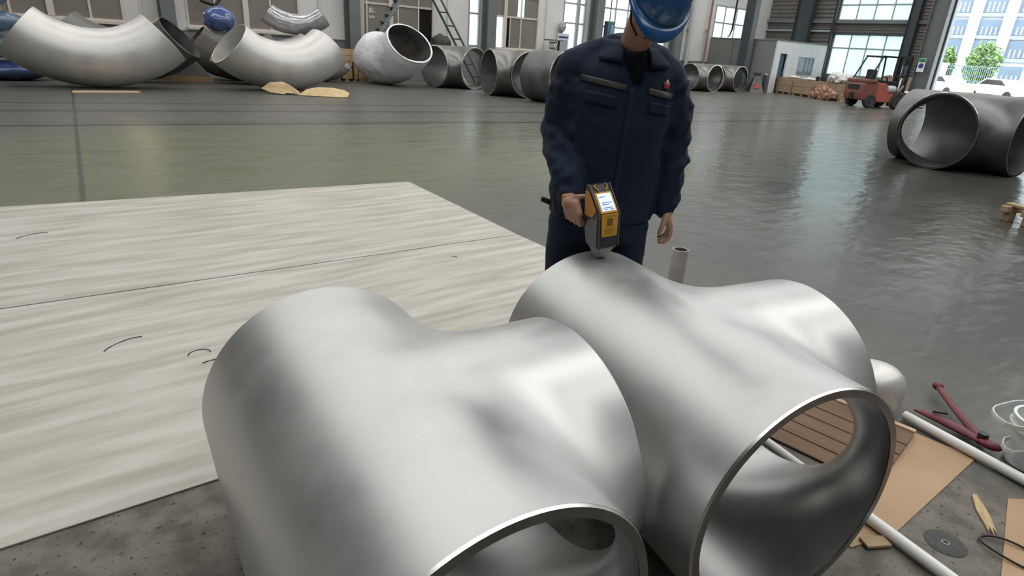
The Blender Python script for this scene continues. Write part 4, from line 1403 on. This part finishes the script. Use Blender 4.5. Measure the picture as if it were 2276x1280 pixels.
# his left hand hangs relaxed at his side: palm, four unequal curled fingers, thumb from the side of the palm
PALM = MB()
limb(PALM, [(.238, -.03, .878, .029), (.244, -.034, .855, .031)])
for k, (y, dz, r_) in enumerate(((-.066, .000, .0098), (-.046, -.006, .0100), (-.026, -.002, .0096), (-.008, .008, .0086))):
    limb(PALM, [(.243, -.045 + k * .010, .858, .016), (.262, y, .812 + dz * .3, .0135)], 12)
    limb(PALM, [(.262, y, .812 + dz * .3, .0115), (.271, y - .002, .775 + dz, r_ + .0008), (.264, y - .003, .746 + dz, r_), (.247, y - .002, .730 + dz, r_ - .0008), (.234, y, .728 + dz, r_ - .0015)], 12)
limb(PALM, [(.242, -.062, .848, .016), (.230, -.083, .818, .0125), (.221, -.090, .792, .0108), (.217, -.088, .770, .009)], 12)
B.add(PALM.v, PALM.f)
# his right hand closes round the analyzer grip
GT = Vector((-.065, -.37, .7435))        # analyzer nose, in his frame
GP = R(26)
GRZ = Matrix.Rotation(GP, 3, 'Z') @ Matrix.Rotation(R(-5), 3, 'Y')
GRH = Matrix.Rotation(R(40), 3, 'Z') @ Matrix.Rotation(R(-5), 3, 'Y')      # the grip is splayed from the housing


def gl(x, y, z):
    return GT + GRH @ Vector((x, y, z))


limb(B, [(-.192, -.200, .94, .030), (*gl(-.030, .150, .185), .030)])
for k in range(4):
    yy = .155 - k * .024
    r_ = (.0090, .0102, .0104, .0098)[k]
    limb(B, [(*gl(-.030, .150 - k * .012, .190), .020), (*gl(-.040, yy, .160), .0145)], 12)
    limb(B, [(*gl(-.040, yy, .160), .0125), (*gl(-.036, yy - .002, .130 - .004 * k), r_ + .001), (*gl(-.006, yy - .004, .118), r_), (*gl(.020, yy - .004, .134), r_ - .0008), (*gl(.024, yy - .003, .152), r_ - .0015)], 12)
limb(B, [(*gl(-.024, .150, .200), .016), (*gl(-.018, .118, .216), .0125), (*gl(.004, .088, .222), .0105), (*gl(.020, .076, .214), .009)], 12)
body_me = remesh(B, .0042, 3, 'body')
link('body', body_me, 'skin', per, smooth='all')

# jacket
J = loft([(-.040, .0, .815, .222, .160), (-.036, 0, .92, .226, .162), (-.026, -.008, 1.08, .216, .156), (-.018, -.014, 1.22, .218, .154), (-.013, -.012, 1.33, .226, .146, .004),
          (-.010, -.004, 1.42, .215, .126, .008), (-.004, .002, 1.468, .172, .108, .014), (.004, .006, 1.506, .112, .096, .026), (.010, .008, 1.532, .086, .086, .038)])
limb(J, [(-.192, 0, 1.415, .086), (-.224, .015, 1.28, .085), (-.236, .028, 1.16, .083), (-.226, -.06, 1.075, .078), (-.202, -.155, .995, .068), (-.192, -.195, .945, .060)])
limb(J, [(.170, 0, 1.395, .085), (.218, .015, 1.28, .084), (.228, .028, 1.15, .085), (.236, .0, 1.02, .074), (.240, -.022, .92, .060), (.240, -.028, .875, .052)])
limb(J, [(-.055, .022, 1.515, .045), (-.13, .012, 1.468, .062), (-.185, .0, 1.425, .078)])
limb(J, [(.075, .022, 1.505, .045), (.13, .012, 1.458, .062), (.17, .0, 1.405, .078)])
jm = remesh(J, .0095, 5, 'jacket')
jm.update()
ns = [v.normal.copy() for v in jm.vertices]
for v, nrm in zip(jm.vertices, ns):
    c = v.co
    arm = min(1.0, max(0.0, (abs(c.x + .01) - .15) / .06)) if c.z < 1.40 else 0.0
    w = .0050 + .0120 * arm
    d = noise.noise(Vector((c.x * 7, c.y * 7 + 3, c.z * (22 if arm > .5 else 9) + c.x * 14 * (1 if c.x < 0 else -1)))) + .5 * noise.noise(c * 26)
    v.co += nrm * d * w
jm.update()
jk = link('jacket', jm, 'jacket_navy', per, smooth='all')
bv = BVHTree.FromPolygons([v.co for v in jm.vertices], [tuple(p.vertices) for p in jm.polygons])


def front_y(x, z, dflt=-.12):
    h = bv.ray_cast(Vector((x, -1, z)), Vector((0, 1, 0)))
    return h[0].y if h[0] is not None else dflt


def patch(name, quad, m, parent, off=.004, nu=10, nv=5, th=.002, ybias=None):
    """quad: four (x, z) corners, laid on the jacket front"""
    (ax_, az), (bx_2, bz), (cx, cz), (dx, dz) = quad
    rows = []
    for j in range(nv + 1):
        t = j / nv
        row = []
        for i in range(nu + 1):
            s = i / nu
            x = (1 - t) * ((1 - s) * ax_ + s * bx_2) + t * ((1 - s) * dx + s * cx)
            z = (1 - t) * ((1 - s) * az + s * bz) + t * ((1 - s) * dz + s * cz)
            y = front_y(x, z) if ybias is None else min(front_y(x, z, 0), ybias(s, t))
            row.append((x, y - off, z))
        rows.append(row)
    n = nu + 1
    b = MB().add([p for r in rows for p in r], [(i * n + k, i * n + k + 1, (i + 1) * n + k + 1, (i + 1) * n + k) for i in range(nv) for k in range(nu)])
    o = b.build(name, m, parent, smooth='all')
    sm = o.modifiers.new('t', 'SOLIDIFY')
    sm.thickness = th
    sm.offset = 0
    return o


patch('tshirt', [(-.045, 1.505), (.085, 1.495), (.045, 1.375), (.015, 1.378)], 'tshirt_black', per, .003)
patch('collar_flap', [(-.095, 1.535), (-.026, 1.530), (-.030, 1.452), (-.122, 1.458)], 'collar_navy', jk, .013, th=.005)
patch('collar_flap', [(.072, 1.515), (.112, 1.505), (.165, 1.440), (.082, 1.436)], 'collar_navy', jk, .013, th=.005)
patch('reflective_strip', [(-.185, 1.400), (-.010, 1.372), (-.010, 1.350), (-.185, 1.378)], 'reflective_tape', jk, .005, 16, 3)
patch('reflective_strip', [(.078, 1.366), (.190, 1.345), (.190, 1.322), (.078, 1.344)], 'reflective_tape', jk, .005, 12, 3)
patch('badge', [(.140, 1.390), (.166, 1.388), (.163, 1.364), (.142, 1.366)], 'logo_red', jk, .005, 3, 3)
patch('badge_tip', [(.150, 1.398), (.157, 1.398), (.159, 1.379), (.147, 1.379)], 'logo_white', jk, .008, 2, 2)
patch('zip_placket', [(.002, 1.36), (.022, 1.36), (-.002, .83), (-.024, .83)], 'collar_navy', jk, .004, 2, 40)
patch('pocket_flap', [(-.165, 1.345), (-.045, 1.328), (-.045, 1.285), (-.165, 1.30)], 'jacket_navy', jk, .004, 10, 4, .003)
patch('pocket_flap', [(.085, 1.318), (.175, 1.303), (.175, 1.262), (.085, 1.275)], 'jacket_navy', jk, .004, 10, 4, .003)
MB().box((-.275, .0, .865), (.05, .03, .022), Matrix.Rotation(R(20), 3, 'Y')).build('belt_tab', 'black_rubber', jk, bevel=.006)

T = loft([(-.040, 0, .90, .20, .140), (-.040, 0, .80, .212, .150), (-.040, 0, .72, .21, .15)])
limb(T, [(-.150, 0, .78, .112), (-.160, -.005, .62, .100), (-.165, -.01, .47, .090), (-.165, .02, .25, .085), (-.165, .03, .09, .082)])
limb(T, [(.072, 0, .78, .112), (.084, -.005, .62, .100), (.09, -.01, .47, .090), (.10, .02, .25, .085), (.10, .03, .09, .082)])
tm = remesh(T, .0105, 5, 'trousers')
crumple(tm, .005, 11, 4)
link('trousers', tm, 'jacket_navy', per, smooth='all')
for x in (-.165, .10):
    sh = MB()
    sh.ell((x, -.05, .045), (.052, .15, .055), n=24, m=12)
    sh.ell((x, .03, .075), (.05, .065, .07), n=20, m=12)
    sm_ = remesh(sh, .008, 3, 'shoe')
    for v in sm_.vertices:
        v.co.z = max(v.co.z, .0)
    link('shoe', sm_, 'black_rubber', per, smooth='all')

# hair, eyes, glasses, hard hat
MB().ell(hd(0, .014, .022), (.0795, .0985, .098), RH, 28, 16).build('hair', 'hair', per, smooth='all')
for s in (-1, 1):
    MB().ell(hd(s * .031, -.085, .004), (.012, .010, .009), RH).build('eye', 'eye', per, smooth='all')
gls = MB().tube([hd(.031 + .024 * math.cos(a), -.108, .0 + .018 * math.sin(a)) for a in [2 * math.pi * k / 20 for k in range(20)]], .0016, 6, close=True).build('glasses', 'black_metal', per, smooth='all')
MB().tube([hd(-.031 + .024 * math.cos(a), -.108, .0 + .018 * math.sin(a)) for a in [2 * math.pi * k / 20 for k in range(20)]], .0016, 6, close=True).build('lens_rim', 'black_metal', gls, smooth='all')
MB().tube([hd(-.008, -.110, .005), hd(.008, -.110, .005)], .0015, 6).build('bridge', 'black_metal', gls)
for s in (-1, 1):
    MB().tube([hd(s * .055, -.106, .004), hd(s * .078, -.05, .004), hd(s * .082, .01, .0)], .0015, 6).build('temple', 'black_metal', gls)

hel = bpy.data.objects.new('hard_hat', None)
hel.parent = per
COL.objects.link(hel)


def helm_pt(phi, e):
    """phi 0 = his left, -90 deg = front; e 0 rim .. 1 crown"""
    c, s = math.cos(phi), math.sin(phi)
    t = e * math.pi / 2
    rad = math.cos(t) ** .78
    up = math.sin(t) ** .92
    x, y, z = .117 * c * rad, .143 * s * rad, .018 + .130 * up
    x2 = abs(x)
    if e > .12:
        rid = math.exp(-(x2 / .010) ** 2) + .7 * math.exp(-((x2 - .034) / .008) ** 2)
        z += .006 * rid * min(1, (e - .12) * 3) * (1 if y > -.11 else .3)
    return x, y, z


rs = []
nph = 72
for fl_ in ((.013, -.006), (.014, -.001), (.004, .003)):
    ring = []
    for k in range(nph):
        p = 2 * math.pi * k / nph
        x, y, z = helm_pt(p, 0)
        fr = max(0.0, -math.sin(p)) ** 2.2
        q = 1 + fl_[0] / .125
        vis = fr * (.050 if fl_[0] > .01 else .012)
        ring.append(hd(x * q, y * q - vis, z + fl_[1] - fr * (.012 if fl_[0] > .01 else .0)))
    rs.append(ring)
for e in [i / 16 for i in range(0, 16)]:
    rs.append([hd(*helm_pt(2 * math.pi * k / nph, e + .004)) for k in range(nph)])
hs = MB().rings(rs, False, True).build('shell', 'helmet_blue', hel, smooth='all')
sm2 = hs.modifiers.new('t', 'SOLIDIFY')
sm2.thickness = .003
for s in (-1, 1):
    MB().tube([hd(s * .095, .0, .02), hd(s * .082, -.018, -.045), hd(s * .055, -.055, -.092), hd(s * .015, -.078, -.118)], .0045, 6, flat=.4).build('chin_strap', 'strap_brown', hel)
    MB().tube([hd(s * .092, .055, .02), hd(s * .082, .02, -.03), hd(s * .072, -.03, -.07)], .004, 6, flat=.4).build('chin_strap', 'strap_brown', hel)

# ------------------------------------------------------------------ handheld analyzer, nose on the tee
ch, sh_ = math.cos(PRZ), math.sin(PRZ)
gx, gy = 1.974 + GT.x * ch - GT.y * sh_, 1.769 + GT.x * sh_ + GT.y * ch
gun = thing('handheld_analyzer', 'yellow and black handheld metal analyzer with a lit screen, its nose touching the tee', 'analyzer', (gx, gy, GT.z), 0)
gun.rotation_euler = (Matrix.Rotation(PRZ, 3, 'Z') @ GRZ).to_euler()
prof = [(-.048, .048), (-.052, .185), (.028, .283), (.056, .280), (.060, .120), (.044, .048)]
MB().poly([(-.044, y, z) for y, z in prof], (.088, 0, 0)).build('housing', 'gun_black', gun, bevel=.009, seg=3)
MB().rings([[(-.018, -.014, 0), (.018, -.014, 0), (.018, .014, 0), (-.018, .014, 0)], [(-.022, -.020, .012), (.022, -.020, .012), (.022, .020, .012), (-.022, .020, .012)], [(-.041, -.044, .056), (.041, -.044, .056), (.041, .042, .056), (-.041, .042, .056)]]).build('nose', 'gun_nose', gun, bevel=.004)
u = Vector((0, .080, .098)).normalized()
nn = Vector((0, -.098, .080)).normalized()
o0 = Vector((0, -.052, .185))
RS = Matrix((Vector((1, 0, 0)), u, nn)).transposed()


def on_face(t0, t1, x0, x1, h0, h1):
    L_ = .1265
    c = o0 + u * (L_ * (t0 + t1) / 2) + nn * ((h0 + h1) / 2) + Vector(((x0 + x1) / 2, 0, 0))
    return MB().box(c, (x1 - x0, L_ * (t1 - t0), h1 - h0), RS)


bz = on_face(.03, .72, -.037, .037, -.003, .004).build('bezel', 'gun_yellow', gun, bevel=.003)
sc = on_face(.10, .66, -.029, .029, .004, .0055).build('screen', 'gun_screen', bz)
for t, x0, x1 in ((.36, -.020, .022), (.30, -.022, .010), (.20, -.022, .018), (.145, -.020, -.004), (.145, .006, .022), (.55, -.024, .0)):
    on_face(t - .012, t + .012, x0, x1, .0055, .0062).build('screen_text', 'screen_ink', sc)
for s in (-1, 1):
    P = [o0 + u * (.1265 * t) + nn * .004 + Vector((s * x, 0, 0)) for t, x in ((.73, .014), (.80, .018), (.87, .027), (.93, .027), (.965, .020))]
    MB().tube(P, .0022, 6).build('yellow_trim', 'gun_yellow', gun, smooth='all')
    MB().tube([(s * .0435, -.051, .06), (s * .0435, -.053, .186), (s * .0435, .026, .284)], .0026, 6).build('edge_trim', 'gun_grey', gun, smooth='all')
    MB().poly([(s * .0442, y, z) for y, z in ((-.030, .195), (.025, .262), (.048, .258), (.050, .165), (-.005, .165))], (s * .003, 0, 0)).build('side_panel', 'gun_orange', gun, bevel=.001)
    MB().poly([(s * .0442, y, z) for y, z in ((-.040, .06), (-.042, .17), (.02, .155), (.045, .12), (.036, .06))], (s * .003, 0, 0)).build('side_grip', 'gun_grey', gun, bevel=.001)
fp = MB().poly([(x, -.0535 + (.185 - z) * .02, z) for x, z in ((-.037, .188), (.037, .188), (.033, .100), (-.033, .100))], (0, -.003, 0)).build('front_panel', 'gun_yellow', gun, bevel=.001)
MB().bx(-.012, .012, -.0572, -.0545, .142, .170).build('label', 'label_brown', fp)
for z, w in ((.130, .024), (.122, .020), (.113, .026), (.179, .026)):
    MB().bx(-w, w, -.0568, -.0545, z - .0018, z + .0018).build('label_line', 'label_line', fp)
GQ = GRZ.inverted() @ GRH
MB().tube([GQ @ Vector(p) for p in ((0, .030, .175), (0, .09, .170), (0, .175, .166))], [.021, .019, .020], 16, flat=1.15).build('grip', 'gun_black', gun, smooth='all')
MB().box(GQ @ Vector((-.016, .178, .192)), (.046, .022, .050), GQ).build('battery_cap', 'gun_orange', gun, bevel=.006)
